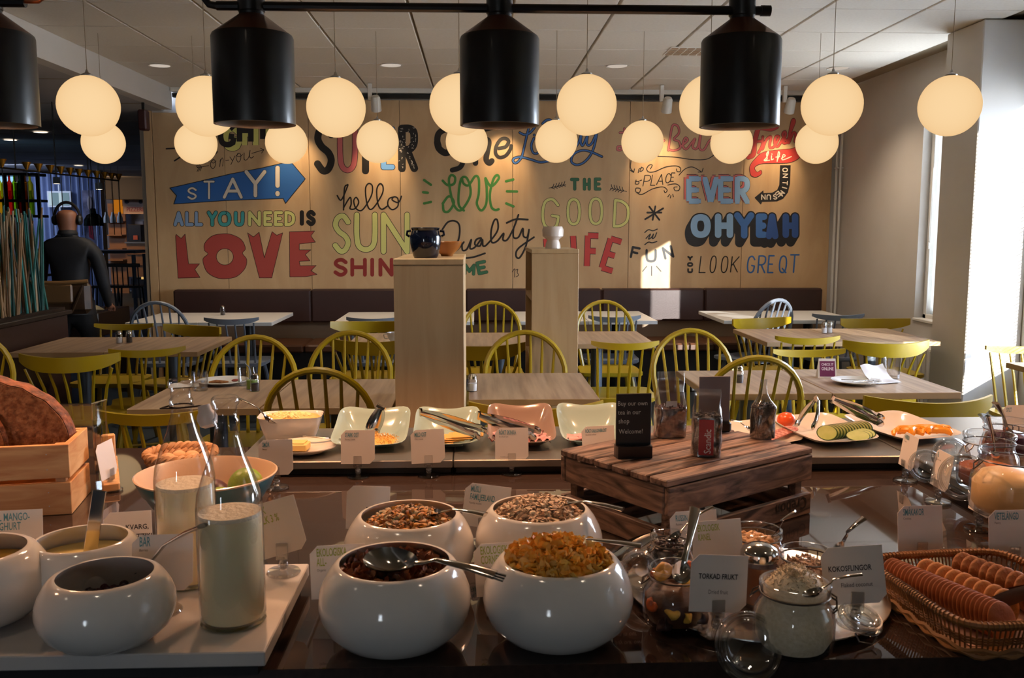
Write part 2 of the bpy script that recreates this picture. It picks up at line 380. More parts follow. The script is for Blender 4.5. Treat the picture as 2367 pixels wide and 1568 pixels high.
class Word:
    def __init__(s): s.mb = MB(); s.cols = []
    def mi(s, c):
        if c not in s.cols: s.cols.append(c)
        return s.cols.index(c)
    def pt(s, p, lay):
        q = U(p[0], p[1], Y=YB); return (q.x, YB - .0006 - lay*.0006, q.z)
    def stroke(s, pts, wd, c, lay, cap=True):
        """one stroke: split at sharp corners, each run a single ribbon with round ends, each a hair in front of the last"""
        pts = [p for i, p in enumerate(pts) if i == 0 or math.hypot(p[0]-pts[i-1][0], p[1]-pts[i-1][1]) > 1e-4]
        runs = []; cur = [pts[0]]
        for i in range(1, len(pts)):
            cur.append(pts[i])
            if i < len(pts)-1:
                a1 = math.atan2(pts[i][1]-pts[i-1][1], pts[i][0]-pts[i-1][0]); a2 = math.atan2(pts[i+1][1]-pts[i][1], pts[i+1][0]-pts[i][0])
                d = abs((a2-a1+math.pi) % (2*math.pi) - math.pi)
                if d > .7: runs.append(cur); cur = [pts[i]]
        runs.append(cur); r = wd/2; mi = s.mi(c)
        for ru in runs:
            if len(ru) < 2: continue
            s.k = getattr(s, 'k', 0) + 1; base = lay + (s.k % 22)*.04; vs = []; n = len(ru); W = s.W = []
            L_, Rr = [], []
            for i, (x, y) in enumerate(ru):
                p0, p1 = ru[max(i-1, 0)], ru[min(i+1, n-1)]; dx, dy = p1[0]-p0[0], p1[1]-p0[1]; l = math.hypot(dx, dy) or 1
                nx, ny = -dy/l*r, dx/l*r; o = base + i*.008
                L_.append(s.pt((x+nx, y+ny), o)); Rr.append(s.pt((x-nx, y-ny), o))
            s.mb.add(L_+Rr, [(i, i+1, n+i+1, n+i) for i in range(n-1)], mi)
            if cap:
                for e, q, o in ((ru[0], ru[1], base), (ru[-1], ru[-2], base+(n-1)*.008)):
                    a0 = math.atan2(e[1]-q[1], e[0]-q[0])
                    s.mb.add([s.pt((e[0]+r*math.cos(a0+t), e[1]+r*math.sin(a0+t)), o) for t in [-math.pi/2+math.pi*j/8 for j in range(9)]], [tuple(range(9))], mi)
    def poly(s, pts, c, lay, out=None):
        s.mb.add([s.pt(p, lay) for p in pts], [tuple(range(len(pts)))], s.mi(c))
        if out: s.stroke(pts + [pts[0]], out[0], out[1], lay+.5)
    def draw(s, z, spec, wd, c, lay=2, out=None, cap=True):
        wd *= 1.3
        for st in parse(spec):
            p = topx(z, st)
            if out: s.stroke(p, wd+2*out[0], out[1], lay-1, cap)
            s.stroke(p, wd, c, lay, cap)
        return s
    def block(s, z, text, boxes, wd, cols, lay=2, out=None, cap=True, skew=0, serif=0):
        wd *= 1.18
        for i, (ch, b) in enumerate(zip(text, boxes)):
            c = cols if isinstance(cols, str) else cols[i]
            x0, y0, x1, y1 = b[:4]
            ang = b[4] if len(b) > 4 else 0
            for st in parse(LET[ch]):
                p = [(x0+(x1-x0)*x + skew*(1-y)*(y1-y0), y0+(y1-y0)*y) for x, y in st]
                if ang:
                    cx, cy = (x0+x1)/2, (y0+y1)/2; ca, sa = math.cos(R(ang)), math.sin(R(ang))
                    p = [(cx+(x-cx)*ca-(y-cy)*sa, cy+(x-cx)*sa+(y-cy)*ca) for x, y in p]
                p = topx(z, p)
                if out: s.stroke(p, wd+2*out[0], out[1], lay-1, True if cap else False)
                s.stroke(p, wd, c, lay, cap)
                if serif:
                    for e in (p[0], p[-1]):
                        if out: s.stroke([(e[0]-serif, e[1]), (e[0]+serif, e[1])], wd*.75+2*out[0], out[1], lay-1, cap)
                        s.stroke([(e[0]-serif, e[1]), (e[0]+serif, e[1])], wd*.75, c, lay, False)
        return s
    def done(s, name='painted_word', label=None):
        o = s.mb.build(name, [INK[c] for c in s.cols], wb, ang=0)
        if label: o['label'] = label
        return o
K = (1.25, 'k')
def box4(x0, y0, x1, y1, n, gap):
    w_ = ((x1-x0)-gap*(n-1))/n; return [(x0+i*(w_+gap), y0, x0+i*(w_+gap)+w_, y1) for i in range(n)]
# LIGHT on-you
w1 = Word()
lt = [(560, 560, 760, 930), (800, 540, 860, 900), (1100, 420, 1370, 800), (1470, 300, 1690, 740), (1790, 250, 2060, 690)]
for dx, dy, c, o in ((95, 70, 'yel', (1.2, 'k')), (0, 0, 'k', None)):
    w1.block('A', 'LIGHT', [(a+dx, b+dy, c_+dx, d+dy) for a, b, c_, d in lt], 11, c, lay=2 if c == 'yel' else 3, out=o, cap=False)
w1.draw('A', "40,880 200,872|200,1115 300,1050|1000,980 1030,940", 2.6, 'k'); w1.done(label='painted word in black and yellow block letters')
w1 = Word().draw('A', "~960,1090 910,1140 905,1220 950,1270 1000,1200 990,1110 950,1095 920,1130 960,1160 1010,1120|~1080,1230 1100,1090 1090,1130 1130,1060 1150,1100 1140,1220|1200,1110 1260,1100|1280,1040 1330,1110|1380,1020 1300,1190|~1450,970 1400,1040 1440,1140 1490,1090 1490,990 1440,970 1420,1020 1480,1030 1530,990|~1560,960 1560,1080 1600,1100 1650,1040 1675,910 1665,1030 1700,1060 1745,1030|1710,970 1940,900|1880,870 1945,900 1900,965|640,1250 865,1210|620,1210 670,1260 640,1325|650,1200 700,1250 670,1320|680,1190 730,1240 700,1310", 1.1, 'k'); w1.done()
# STAY!
w1 = Word(); w1.poly(topx('2', [(148, 714), (350, 668), (640, 600), (900, 550), (1050, 515), (1130, 510), (1240, 640), (1080, 838), (1062, 798), (600, 815), (180, 843), (203, 775)]), 'blue', 1, (1.6, 'k'))
for ch, b, wd in zip('STAY!', [(296, 716, 362, 800), (428, 662, 502, 796), (588, 642, 724, 788), (765, 584, 912, 774), (1005, 552, 1028, 762)], (3.6, 3.9, 5.8, 7.2, 8.6)):
    w1.block('2', ch, [b], wd, 'w', lay=3.6, out=(.8, 'k'))
w1.done(label='blue arrow with white letters')
w1 = Word()
bx = [(192, 915, 248, 1008), (285, 915, 328, 1008), (362, 915, 402, 1008), (462, 912, 520, 1010), (550, 915, 630, 1010), (680, 915, 735, 1010), (792, 912, 870, 1008), (915, 912, 962, 1008), (1000, 912, 1048, 1008), (1085, 912, 1145, 1010), (1212, 910, 1212.1, 1000), (1262, 908, 1310, 1003)]
w1.block('2', 'ALLYOUNEEDIS', bx, 6.2, ['lb']*3 + ['teal']*3 + ['yg']*4 + ['k']*2, out=K); w1.done(label='small multicoloured letters')
# LOVE, traced letter shapes
w1 = Word()
for poly_ in ([(195, 1100), (200, 1088), (240, 1120), (272, 1085), (300, 1325), (388, 1325), (350, 1370), (392, 1435), (215, 1440)],
              [(775, 1075), (822, 1108), (868, 1070), (910, 1275), (972, 1065), (1010, 1095), (1058, 1075), (970, 1438), (870, 1438)],
              [(1112, 1066), (1315, 1060), (1285, 1100), (1322, 1150), (1192, 1165), (1192, 1212), (1285, 1212), (1240, 1250), (1278, 1300), (1192, 1305), (1198, 1340), (1328, 1338), (1285, 1380), (1335, 1410), (1250, 1428), (1115, 1430)]):
    w1.poly(topx('2', poly_), 'red', 1, (1.1, 'k'))
on = cr([(455, 1245), (415, 1290), (445, 1385), (520, 1435), (600, 1445), (690, 1425), (755, 1360), (768, 1290), (735, 1240), (758, 1200), (725, 1130), (650, 1090), (580, 1082), (490, 1100), (430, 1160), (428, 1215), (455, 1245)])
inn = [(592+68*math.cos(a), 1268+66*math.sin(a)) for a in [math.atan2(y-1268, x-592) for x, y in on]]
P1, P2 = topx('2', on), topx('2', inn)
for i in range(len(P1)-1): w1.mb.add([w1.pt(p, 1) for p in (P1[i], P1[i+1], P2[i+1], P2[i])], [(0, 1, 2, 3)], w1.mi('red'))
w1.stroke(P1, 1.1, 'k', 1.5); w1.stroke(P2, 1.1, 'k', 1.5); w1.done(label='large red letters')
Word().draw('2', "~1497,775 1530,810 1580,700 1575,690 1555,720 1548,890|~1550,870 1600,790 1610,840 1600,880 1640,880 1670,830 1650,790 1630,820 1650,880 1700,890 1770,780 1780,700 1750,678 1725,720 1735,830 1760,885 1800,860 1860,760 1865,700 1840,680 1815,730 1825,840 1855,885 1900,860|~1960,785 1915,800 1905,850 1940,888 1985,860 1985,800 1955,785 1940,810 1990,830 2014,780", 2.6, 'k').done(label='black script word')
Word().block('2', 'SUN', [(1478, 940, 1590, 1222), (1655, 930, 1800, 1210), (1870, 930, 2060, 1225)], 10, 'yg', out=K).done(label='tall yellow-green letters')
Word().block('2', 'SHINE', [(1480, 1292, 1570, 1412), (1618, 1292, 1720, 1412), (1778, 1292, 1780, 1412), (1845, 1292, 1935, 1412), (2010, 1292, 2080, 1412)], 7.5, 'dred').done(label='dark red capitals')
# SUPER
w1 = Word().block('2', 'S', [(1335, 225, 1455, 575)], 14, 'k').block('2', 'U', [(1520, 215, 1640, 570)], 10, 'pink', out=K).block('2', 'P', [(1725, 250, 1800, 575)], 14, 'k')
w1.block('2', 'E', [(1870, 240, 1940, 545)], 10, 'bb', out=K).block('2', 'R', [(2018, 235, 2118, 555)], 15, 'k')
rg = random.Random(3)
for k in range(75):
    x, y = rg.choice([(rg.uniform(2000, 2035), rg.uniform(220, 570)), (rg.uniform(2040, 2135), rg.uniform(215, 395)), (2060+rg.uniform(0, 60), 0)])
    if y == 0: y = 410 + (x-2055)*2.2
    if 2045 < x < 2090 and 270 < y < 370: continue
    a = rg.uniform(0, 3.1); w1.draw('2', "%f,%f %f,%f" % (x, y, x+9*math.cos(a), y+9*math.sin(a)), .7, 'w', lay=3)
w1.done(label='word in mixed colours, last letter sprinkled with white dashes')
# The
w1 = Word()
for sp, wd in (("~170,440 155,380 170,300 230,255 300,240|~480,150 600,215 700,240 840,205", 11), ("~155,400 175,470 240,520 300,510", 12), ("~470,220 480,420 460,600 420,690 330,722", 9), ("~560,300 590,450 600,640|~600,560 640,440 720,370 755,400 735,520 725,600 760,640 790,615", 10), ("~870,470 950,450 985,390 950,355 890,370 840,450 835,530 880,575 950,555 1000,490 1015,440", 6.5)):
    w1.draw('B', sp, wd, 'k')
w1.done(label='bold black script word')
w1 = Word()
for sp in ("~1115,285 1170,310 1230,290 1290,220 1280,175 1240,180 1210,270 1170,440 1140,560 1100,620 1060,640 1035,610 1060,580 1130,570 1250,600 1350,630 1450,615 1560,560", "~1280,350 1250,430 1265,510 1310,530 1360,480|1283,312 1284,316", "~1380,180 1430,138 1480,150 1440,260 1410,420 1430,500 1500,480", "~1500,330 1530,420 1500,520 1600,470 1640,350", "~1760,460 1800,400 1830,310 1825,400 1850,435 1900,330 1895,410 1920,435 1960,400 2010,295 1980,450 1930,560 1850,640 1770,660 1715,620 1740,540 1830,495 1930,505 2070,565"):
    w1.draw('B', sp, 2.6, 'mb', out=(1.5, 'k'))
w1.done(label='blue script word with dark outline')
Word().draw('3', "~430,655 470,690 520,680 530,630 500,610 480,650 495,760 520,850 560,895 600,870 650,780 650,700 620,630 580,640 560,740 560,850 600,895|~430,840 480,780 520,830 480,900 440,900 432,850|~585,640 600,680 640,690 690,620 720,640 720,760 705,840 740,895 780,840 785,720 775,650 775,635|~775,635 820,700 880,640 870,610 840,640 810,760 820,860 850,890 880,885", 4.4, 'grn').draw('3', "280,650 335,688|272,748 310,752|280,838 335,826|940,660 998,645|948,740 1028,742|942,838 1000,862", 4.4, 'grn').done(label='green script word with rays')
Word().draw('3', "~600,1150 560,1200 520,1230 500,1240|~420,1060 470,990 530,980 565,1020 560,1120 520,1210|~585,1160 590,1215 625,1205 660,1130 650,1200 690,1190 740,1120 700,1130 690,1170 730,1180 750,1130 755,1180 790,1165 870,1060 870,975 845,975 820,1060 825,1150 870,1140 920,1080 915,1130 950,1130 1000,1040 1040,930|~1000,1040 1000,1110 1040,1110 1075,1040 1080,1100 1110,1110 1125,1050 1100,1180 1050,1275 1020,1260 1040,1200 1165,1110|~945,995 1020,965 1115,968", 3.2, 'k').draw('3', "~600,1280 680,1270 770,1240", 3.2, 'k').done(label='large black script word')
Word().block('3', 'TIME', [(440, 1330, 500, 1430, -8), (545, 1325, 546, 1425, -8), (610, 1335, 680, 1405, 3), (715, 1312, 775, 1398, -12)], 5.6, 'dgrn', out=(.7, 'k')).done(label='small dark green word')
Word().draw('3', "~990,1390 1010,1366 1008,1432|~1018,1375 1035,1368 1030,1395 1042,1415 1020,1430", 1.1, 'k').done()
Word().block('3', 'THE', [(1468, 645, 1518, 722), (1572, 645, 1610, 722), (1660, 642, 1695, 722)], 5.4, 'dgrn', out=(.6, 'k')).done(label='small green capitals')
w1 = Word().draw('3', "1285,715 1420,685|1780,715 1912,742", 1, 'k')
for k in range(5):
    x = 1305+k*22; w1.draw('3', "~%d,%d %d,%d %d,%d|~%d,%d %d,%d %d,%d" % (x, 712-k*5, x+14, 700-k*5, x+20, 682-k*5, x, 712-k*5, x+16, 716-k*5, x+26, 722-k*6), 1.3, 'k')
    x = 1890-k*22; w1.draw('3', "~%d,%d %d,%d %d,%d|~%d,%d %d,%d %d,%d" % (x, 738-k*5, x-16, 742-k*5, x-26, 752-k*5, x, 738-k*5, x-12, 722-k*5, x-14, 706-k*5), 1.3, 'k')
w1.done('painted_twigs')
Word().block('3', 'GOOD', [(1235, 805, 1365, 1040), (1438, 805, 1532, 1005), (1615, 800, 1712, 1002), (1815, 815, 1925, 1025, 3)], 5.2, 'yg', out=(.9, 'k')).done(label='pale green outlined letters')
Word().block('3', 'LIFE', [(1270, 1120, 1340, 1330, -4), (1485, 1100, 1486, 1320, -3), (1595, 1098, 1680, 1345, 2), (1745, 1130, 1835, 1375, 17)], 10.5, 'lred', out=K, cap=False).done(label='red slab letters')
# the Best place ever
w1 = Word()
for sp in ("~150,235 150,300 130,400 95,405 100,380 130,380|115,268 200,262|~200,330 240,250 260,300 270,400|~330,380 380,330 400,400 470,330", "~505,410 520,300 540,210 580,215 590,270 550,320 590,340 600,390 550,412 515,405|~610,375 660,330 640,310 620,370 650,400 700,340 720,320 700,380 725,400 745,375 760,300 770,250|~765,300 755,390 790,405 830,340 850,320"):
    w1.draw('4', sp, 3.2, 'pink', out=(.8, 'k'))
w1.draw('4', "~420,458 560,465 700,485 810,482 870,450", 1.6, 'k').done(label='pink script words with dark underline')
Word().block('4', 'PLACE', [(300, 612, 350, 698), (362, 610, 395, 692), (410, 605, 460, 685), (478, 598, 515, 672), (520, 592, 545, 660)], 1.7, 'k', skew=.18).draw('4', "~205,490 200,550 225,585|200,572 226,588 232,560|~590,610 640,560 700,545 765,580|745,585 775,585 785,555|~360,560 375,530 350,530 330,560 350,585 400,580 480,545 560,535 600,550 600,580 575,580 570,560|~240,740 245,715 280,720 270,750 245,745|~245,745 290,765 380,720 460,705 495,730 480,752 470,735|~500,690 560,680 595,700 590,730 560,735 550,710 575,705|~245,650 240,680 265,680 265,660 240,665|275,655 290,650|~290,545 275,580 300,570 300,550 270,560 262,590|520,795 525,775|500,785 515,765|545,785 540,765", 1.5, 'k').done(label='small black capitals with swirls')
w1 = Word()
eb = [(670, 640, 750, 820), (800, 640, 890, 825), (925, 640, 1010, 820), (1060, 640, 1140, 825)]
w1.block('4', 'EVER', [(a-18, b-14, c-18, d-14) for a, b, c, d in eb], 9.5, 'pink', lay=2, out=K, cap=False, serif=4).block('4', 'EVER', eb, 10.5, 'sky', lay=4, out=(.7, 'k'), cap=False, serif=5)
w1.done(label='light blue slab letters with pink shadow')
w1 = Word()
for sp, wd in (("~1150,465 1190,440 1200,340 1230,230 1250,205", 8), ("~1190,230 1260,235 1330,245 1380,225|1195,340 1250,335", 5), ("~1230,430 1260,370 1265,300 1262,400 1290,330 1330,300 1320,380 1350,385 1380,340 1395,300 1370,300 1360,350 1385,380 1430,310|~1430,350 1450,280 1440,260 1425,290 1460,340 1440,355|~1460,350 1490,260 1520,180 1505,170 1480,280 1475,350|~1480,340 1510,270 1530,280 1525,340 1550,330", 4)):
    w1.draw('4', sp, wd, 'lred', out=(.8, 'k'))
w1.poly(topx('4', cr([(1165, 600), (1160, 540), (1200, 480), (1270, 425), (1400, 405), (1500, 395), (1560, 370), (1590, 400), (1560, 470), (1480, 510), (1350, 515), (1250, 520), (1200, 550), (1220, 585), (1250, 570), (1255, 600), (1215, 625), (1180, 620), (1165, 600)]))[:-1], 'lred', 3.4, (1, 'k'))
w1.draw('4', "~1275,490 1300,460 1310,420 1295,440 1300,480 1280,495 1320,490|~1335,455 1335,485 1350,480|1338,440 1339,441|~1380,495 1400,440 1390,425 1380,500|1370,465 1400,460|~1415,475 1445,455 1430,445 1420,485 1450,480 1495,460", 1.8, 'w', lay=5); w1.done(label='red script word above a red ribbon')
w1 = Word(); w1.poly(topx('4', [(1405, 530), (1490, 530), (1485, 680), (1468, 750), (1430, 800), (1380, 822), (1260, 825), (1250, 848), (1198, 792), (1270, 732), (1272, 755), (1340, 752), (1380, 730), (1398, 690)]), 'k', 1)
tx = [('O', 1445, 568, 90), ('N', 1447, 615, 92), ('T', 1445, 672, 95), ('I', 1440, 712, 105), ('M', 1418, 757, 125), ('E', 1390, 762, 140), ('S', 1365, 785, 175), ('U', 1313, 787, 180), ('N', 1270, 787, 180)]
for ch, x, y, a in tx: w1.block('4', ch, [(x-14, y-18, x+14, y+18, a)], 2, 'w', lay=2)
w1.done('painted_arrow', 'black curved arrow with white letters')
w1 = Word().draw('4', "352,865 432,970|400,862 378,970|462,878 318,965|335,912 448,912", 3.2, 'k').done('painted_star')
Word().draw('4', "~315,1072 345,1050 380,1058 415,1045|~315,1170 345,1150 375,1155 412,1145|~325,1120 360,1085 345,1125 370,1110 385,1085 375,1120 395,1110 410,1075", 2, 'k').done()
Word().block('4', 'FUN', [(210, 1195, 265, 1275, 12), (330, 1215, 402, 1305), (470, 1190, 535, 1275, -14)], 4.6, 'k').draw('4', "330,1345 298,1385|370,1345 370,1420|410,1345 445,1385", 1.8, 'k').done(label='black capitals in an arc with rays')
w1 = Word()
ob = [(710, 950, 820, 1090), (905, 945, 1000, 1090), (1060, 935, 1170, 1095), (1235, 945, 1275, 1090), (1315, 945, 1365, 1100), (1450, 945, 1525, 1090)]
for k in range(7): w1.block('4', 'OHYEAH', [(a-k*6, b+k*10, c-k*6, d+k*10) for a, b, c, d in ob], 18, 'k', lay=.2+.15*k)
w1.block('4', 'OHYEAH', ob, 12.8, ['sky', 'sky', 'mb', 'mb', 'db', 'db'], lay=4, out=(1, 'k')); w1.done(label='fat blue letters with black drop shadow')
Word().block('4', 'YOU', [(665, 1268, 695, 1292), (662, 1318, 698, 1342), (664, 1368, 696, 1392)], 3.4, 'k', serif=2).done()
Word().block('4', 'LOOK', [(752, 1265, 800, 1395), (835, 1262, 880, 1395), (925, 1265, 975, 1395), (1005, 1268, 1060, 1390)], 2.2, 'k', skew=.12).done(label='thin black capitals')
Word().block('4', 'GREQT', [(1138, 1265, 1195, 1395), (1225, 1262, 1280, 1395), (1305, 1260, 1345, 1395), (1395, 1262, 1450, 1395), (1480, 1252, 1545, 1392)], 3, 'blue', skew=.08).done(label='thin blue capitals')

# ---------------------------------------------------------------- tables
def table(x0, x1, y0, y1, label, white=False, name='dining_table'):
    t = thing(name, label, 'table', ((x0+x1)/2, (y0+y1)/2, 0), 0, 'white tables along the bench' if white else 'oak topped tables in the restaurant')
    wx, wy = x1-x0, y1-y0
    mb = MB().box((0, 0, .7255), (wx, wy, .029), b=.002)
    for i, f in enumerate(mb.f):
        c = sum((Vector(mb.v[k]) for k in f), Vector())/len(f)
        if not white and abs(c.z-.7255) < .0135: mb.m[i] = 1
    mb.build('table_top', [W_['wtable']] if white else [W_['table'], W_['tedge']], t)
    m = W_['black'] if white else W_['steel_leg']
    MB().tube([(0, 0, .03), (0, 0, .70)], .038, 14).build('column', m, t)
    MB().box((0, 0, .70), (wx*.6, .06, .02)).box((0, 0, .7), (.06, wy*.6, .02)).build('bracket', m, t)
    MB().lathe([(0, .028), (.05, .028), (.17, .012), (.18, 0), (0, 0)], 28).build('foot_plate', m, t)
    return t
table(-1.385, -.866, 3.64, 4.34, 'oak topped table with a used plate and water glass, behind the milk bottles')
table(-.862, -.34, 3.64, 4.34, 'oak topped table left of the tall ash shelf with the blue pot')
table(-.035, .515, 3.79, 4.49, 'oak topped table right of the tall ash shelf, with salt shaker on its left end')
table(1.0, 1.537, 3.88, 4.54, 'oak topped table with a lone pepper shaker, behind the tea bags')
table(1.541, 2.11, 3.88, 4.56, 'oak topped table holding the purple card, plate and napkin')
table(-2.69, -2.155, 5.35, 6.11, 'oak topped table in second row, leftmost, beside the rod screen')
table(-2.151, -1.615, 5.35, 6.11, 'oak topped table in second row holding two shakers, by bent rail chairs')
table(-.8, -.17, 5.56, 6.28, 'oak topped table in second row with the cup and saucer')
table(-.166, .46, 5.56, 6.28, 'oak topped table between the two tall ash shelves, second row')
table(.464, 1.11, 5.62, 6.33, 'oak topped table just right of the shelf with the white goblet')
table(1.82, 2.36, 5.67, 6.44, 'oak topped table in second row right, left half of the pair')
table(2.364, 2.93, 5.67, 6.44, 'oak topped table in second row by the window, with sun stripes on its front edge')
p = U(2325, 838, z=.74)
table(p.x, p.x+.5, p.y-.7, p.y, 'oak topped table cut off by the right picture edge')
for a, b, l in ((-2.66, -2.12, 'white table at the far left end of the bench'), (-2.116, -1.56, 'white table with a small shaker, left part of the bench'), (-1.09, -.56, 'white table at the bench left of the tall ash shelf'), (-.556, -.02, 'white table at the bench mostly hidden by the tall ash shelf'),
                (.31, .86, 'white table at the bench behind the goblet shelf'), (.864, 1.40, 'white table at the bench catching the sun stripes'), (1.92, 2.46, 'white table with pepper shaker in front of the right bench'), (2.464, 3.0, 'white table in the right corner of the bench')):
    table(a, b, 7.05, 7.88, l, True)

# ---------------------------------------------------------------- spindle chairs (face +y, back at -y)
def chair(kind, m, label, loc, rz, group, nm):
    t = thing(nm, label, 'chair', loc, rz, group)
    seat = cr([(-.20, .20), (0, .215), (.20, .20), (.215, .05), (.19, -.17), (0, -.205), (-.19, -.17), (-.215, .05), (-.20, .20)], 4)[:-1]
    mb = MB().prism([(x*1.0, y) for x, y in seat], .425, .447); mb.prism([(x*.95, y*.95) for x, y in seat], .417, .425); mb.build('seat', m, t, ang=30)
    for sx_, sy_ in ((-1, 1), (1, 1), (-1, -1), (1, -1)):
        MB().tube([(sx_*.145, sy_*.13, .42), (sx_*.175, sy_*.165, .22), (sx_*.2, sy_*.2, 0)], [.014, .018, .012], 8).build('leg', m, t)
    st = MB().tube([(-.178, .168, .2), (-.178, -.168, .2)], .009, 6).tube([(.178, .168, .2), (.178, -.168, .2)], .009, 6).tube([(-.178, 0, .2), (.178, 0, .2)], .009, 6)
    st.build('stretcher', m, t)
    if kind == 'hoop':
        hp = [(-.165, -.15, .43), (-.19, -.175, .56), (-.208, -.20, .68)]
        for k in range(1, 16):
            a = math.pi - math.pi*k/16; hp.append((.210*math.cos(a), -.20-.07*math.sin(a), .69+.22*math.sin(a)))
        hp += [(.208, -.20, .68), (.19, -.175, .56), (.165, -.15, .43)]
        MB().tube(hp, .0145, 8).build('hoop', m, t)
        for k in range(6):
            u = (k-2.5)/2.5; xb, xt = u*.12, u*.155
            zt = .69 + .22*math.sqrt(max(0, 1-(xt/.210)**2)); yt = -.20-.07*(zt-.69)/.22
            MB().tube([(xb, -.165, .44), ((xb+xt)/2, -.19, (.44+zt)/2), (xt, yt, zt-.005)], [.009, .0085, .0065], 6).build('spindle', m, t)
    else:
        wd, hh, dp, zt, ns = (.2, .04, .045, .785, 6) if kind == 'rail' else (.255, .08, .11, .79, 7)
        def rail(u, v):
            x = (u*2-1); th_ = .018
            y = -.265 + dp*x*x; z0 = zt-hh + hh*.45*abs(x)**4 + .012*x*x; z1 = zt + .012*x*x
            a = v*4; c = [(-th_/2, z0), (th_/2, z0), (th_/2, z1), (-th_/2, z1)][int(a) % 4]
            return (wd*x, y + c[0] - .015*(c[1]-zt), c[1])
        mb = MB().grid(rail, 20, 4, cu=False)
        n = 21; mb.f += [[0, n, 2*n, 3*n][::-1], [20, n+20, 2*n+20, 3*n+20]]; mb.m += [0, 0]
        mb.build('top_rail', m, t, ang=30)
        for k in range(ns):
            u = (k-(ns-1)/2)/((ns-1)/2); xb, xt = u*.15, u*(wd-.035)
            yt = -.265 + dp*(xt/wd)**2
            MB().tube([(xb, -.165+.012*u*u, .44), ((xb+xt)/2, (yt-.165)/2, .62), (xt, yt, zt-hh+.012)], [.0095, .0085, .0065], 6).build('spindle', m, t)
    return t
PROT = {}
def place(kind, px, py, Y, rz, label, col='yellow'):
    Y *= 1.035; X = U(px, py, Y=Y).x; off = Euler((0, 0, rz)).to_matrix() @ Vector((0, -.25, 0))
    loc = (X-off.x, Y-off.y, 0)
    nm = {'hoop': 'hoop_back_chair', 'rail': 'comb_back_chair', 'wide': 'curved_rail_chair'}[kind]
    gr = {'hoop': '%s hoop back chairs', 'rail': '%s comb back chairs', 'wide': '%s curved rail chairs'}[kind] % col
    k = (kind, col)
    if k not in PROT: PROT[k] = chair(kind, W_[col], label, loc, rz, gr, nm)
    else: dup(PROT[k], loc, rz, label, gr)
PI = math.pi
place('hoop', -62, 800, 4.5, PI, 'yellow hoop back chair at the left picture edge above the bread')
place('hoop', 587, 773, 4.45, PI, 'yellow hoop back chair behind the table with the used plate')
place('hoop', 810, 782, 4.62, PI, 'yellow hoop back chair behind the table, nearest left of tall ash shelf')
place('hoop', 733, 867, 3.42, 0, 'yellow hoop back chair right behind the bowl of potato salad')
place('hoop', 1136, 715, 6.5, PI, 'small looking yellow hoop back chair between the two tall ash shelves')
place('hoop', 1397, 708, 6.55, PI, 'yellow hoop back chair right of the goblet shelf, beyond the table')
place('hoop', 1213, 774, 4.6, PI, 'yellow hoop back chair in front of the goblet shelf')
place('hoop', 1598, 776, 4.65, PI, 'yellow hoop back chair behind the tea bags, facing the buffet')
place('hoop', 1750, 838, 3.68, 0, 'yellow hoop back chair in front of the table with purple card, nearest right')
place('hoop', 362, 700, 6.62, 0, 'grey hoop back chair at the left end of the bench tables', 'grey')
place('hoop', 1795, 693, 6.68, .5, 'grey hoop back chair at the white table on the right', 'grey')
place('rail', 340, 800, 4.93, .3, 'yellow comb back chair pushed askew at the table with two shakers')
place('rail', 290, 755, 6.25, PI, 'yellow comb back chair behind the two shakers, facing the buffet')
place('rail', 345, 957, 3.2, 0, 'yellow comb back chair just beyond the counter, left of the milk bottles')
place('rail', 1447, 787, 5.12, 0, 'yellow comb back chair behind the chalk board, its seat in view')
place('rail', 1871, 772, 5.32, 0, 'yellow comb back chair at the table near the window, seen from behind')
place('rail', 1865, 822, 4.78, PI, 'yellow comb back chair behind the purple card')
place('rail', 2352, 797, 4.88, PI, 'yellow comb back chair cut off by right picture edge, before bright pillar')
place('rail', 532, 728, 6.6, 0, 'grey comb back chair at the white table with the small shaker', 'grey')
place('rail', 862, 731, 6.6, 0, 'grey comb back chair just left of the blue pot shelf', 'grey')
place('rail', 1422, 722, 6.65, 0, 'grey comb back chair seen through the yellow hoop chair', 'grey')
place('rail', 1941, 718, 6.72, -.05, 'grey comb back chair in the right corner by the wall', 'grey')
place('wide', 145, 824, 4.62, .05, 'yellow curved rail chair behind the bread, leftmost of the row')
place('wide', 468, 770, 6.1, PI-.5, 'yellow curved rail chair at the far corner of the two shaker table')
place('wide', 858, 806, 5.2, 0, 'yellow curved rail chair at the cup table, seen through hoop chair')
place('wide', 852, 768, 6.35, PI, 'yellow curved rail chair beyond the cup and saucer')
place('wide', 1112, 812, 4.98, 0, 'yellow curved rail chair between the ash shelves, seen from behind')
place('wide', 1742, 756, 6.46, PI+.35, 'yellow curved rail chair at left far corner of the window table')
place('wide', 2010, 752, 6.4, PI, 'yellow curved rail chair against the wall side of the window table')
place('wide', 2065, 794, 5.0, 0, 'yellow curved rail chair with sun stripes across its back')
place('wide', 2172, 945, 3.28, 0, 'yellow curved rail chair just beyond the counter on the right')
place('wide', 1243, 950, 3.22, 0, 'yellow curved rail chair directly behind the ham dish')

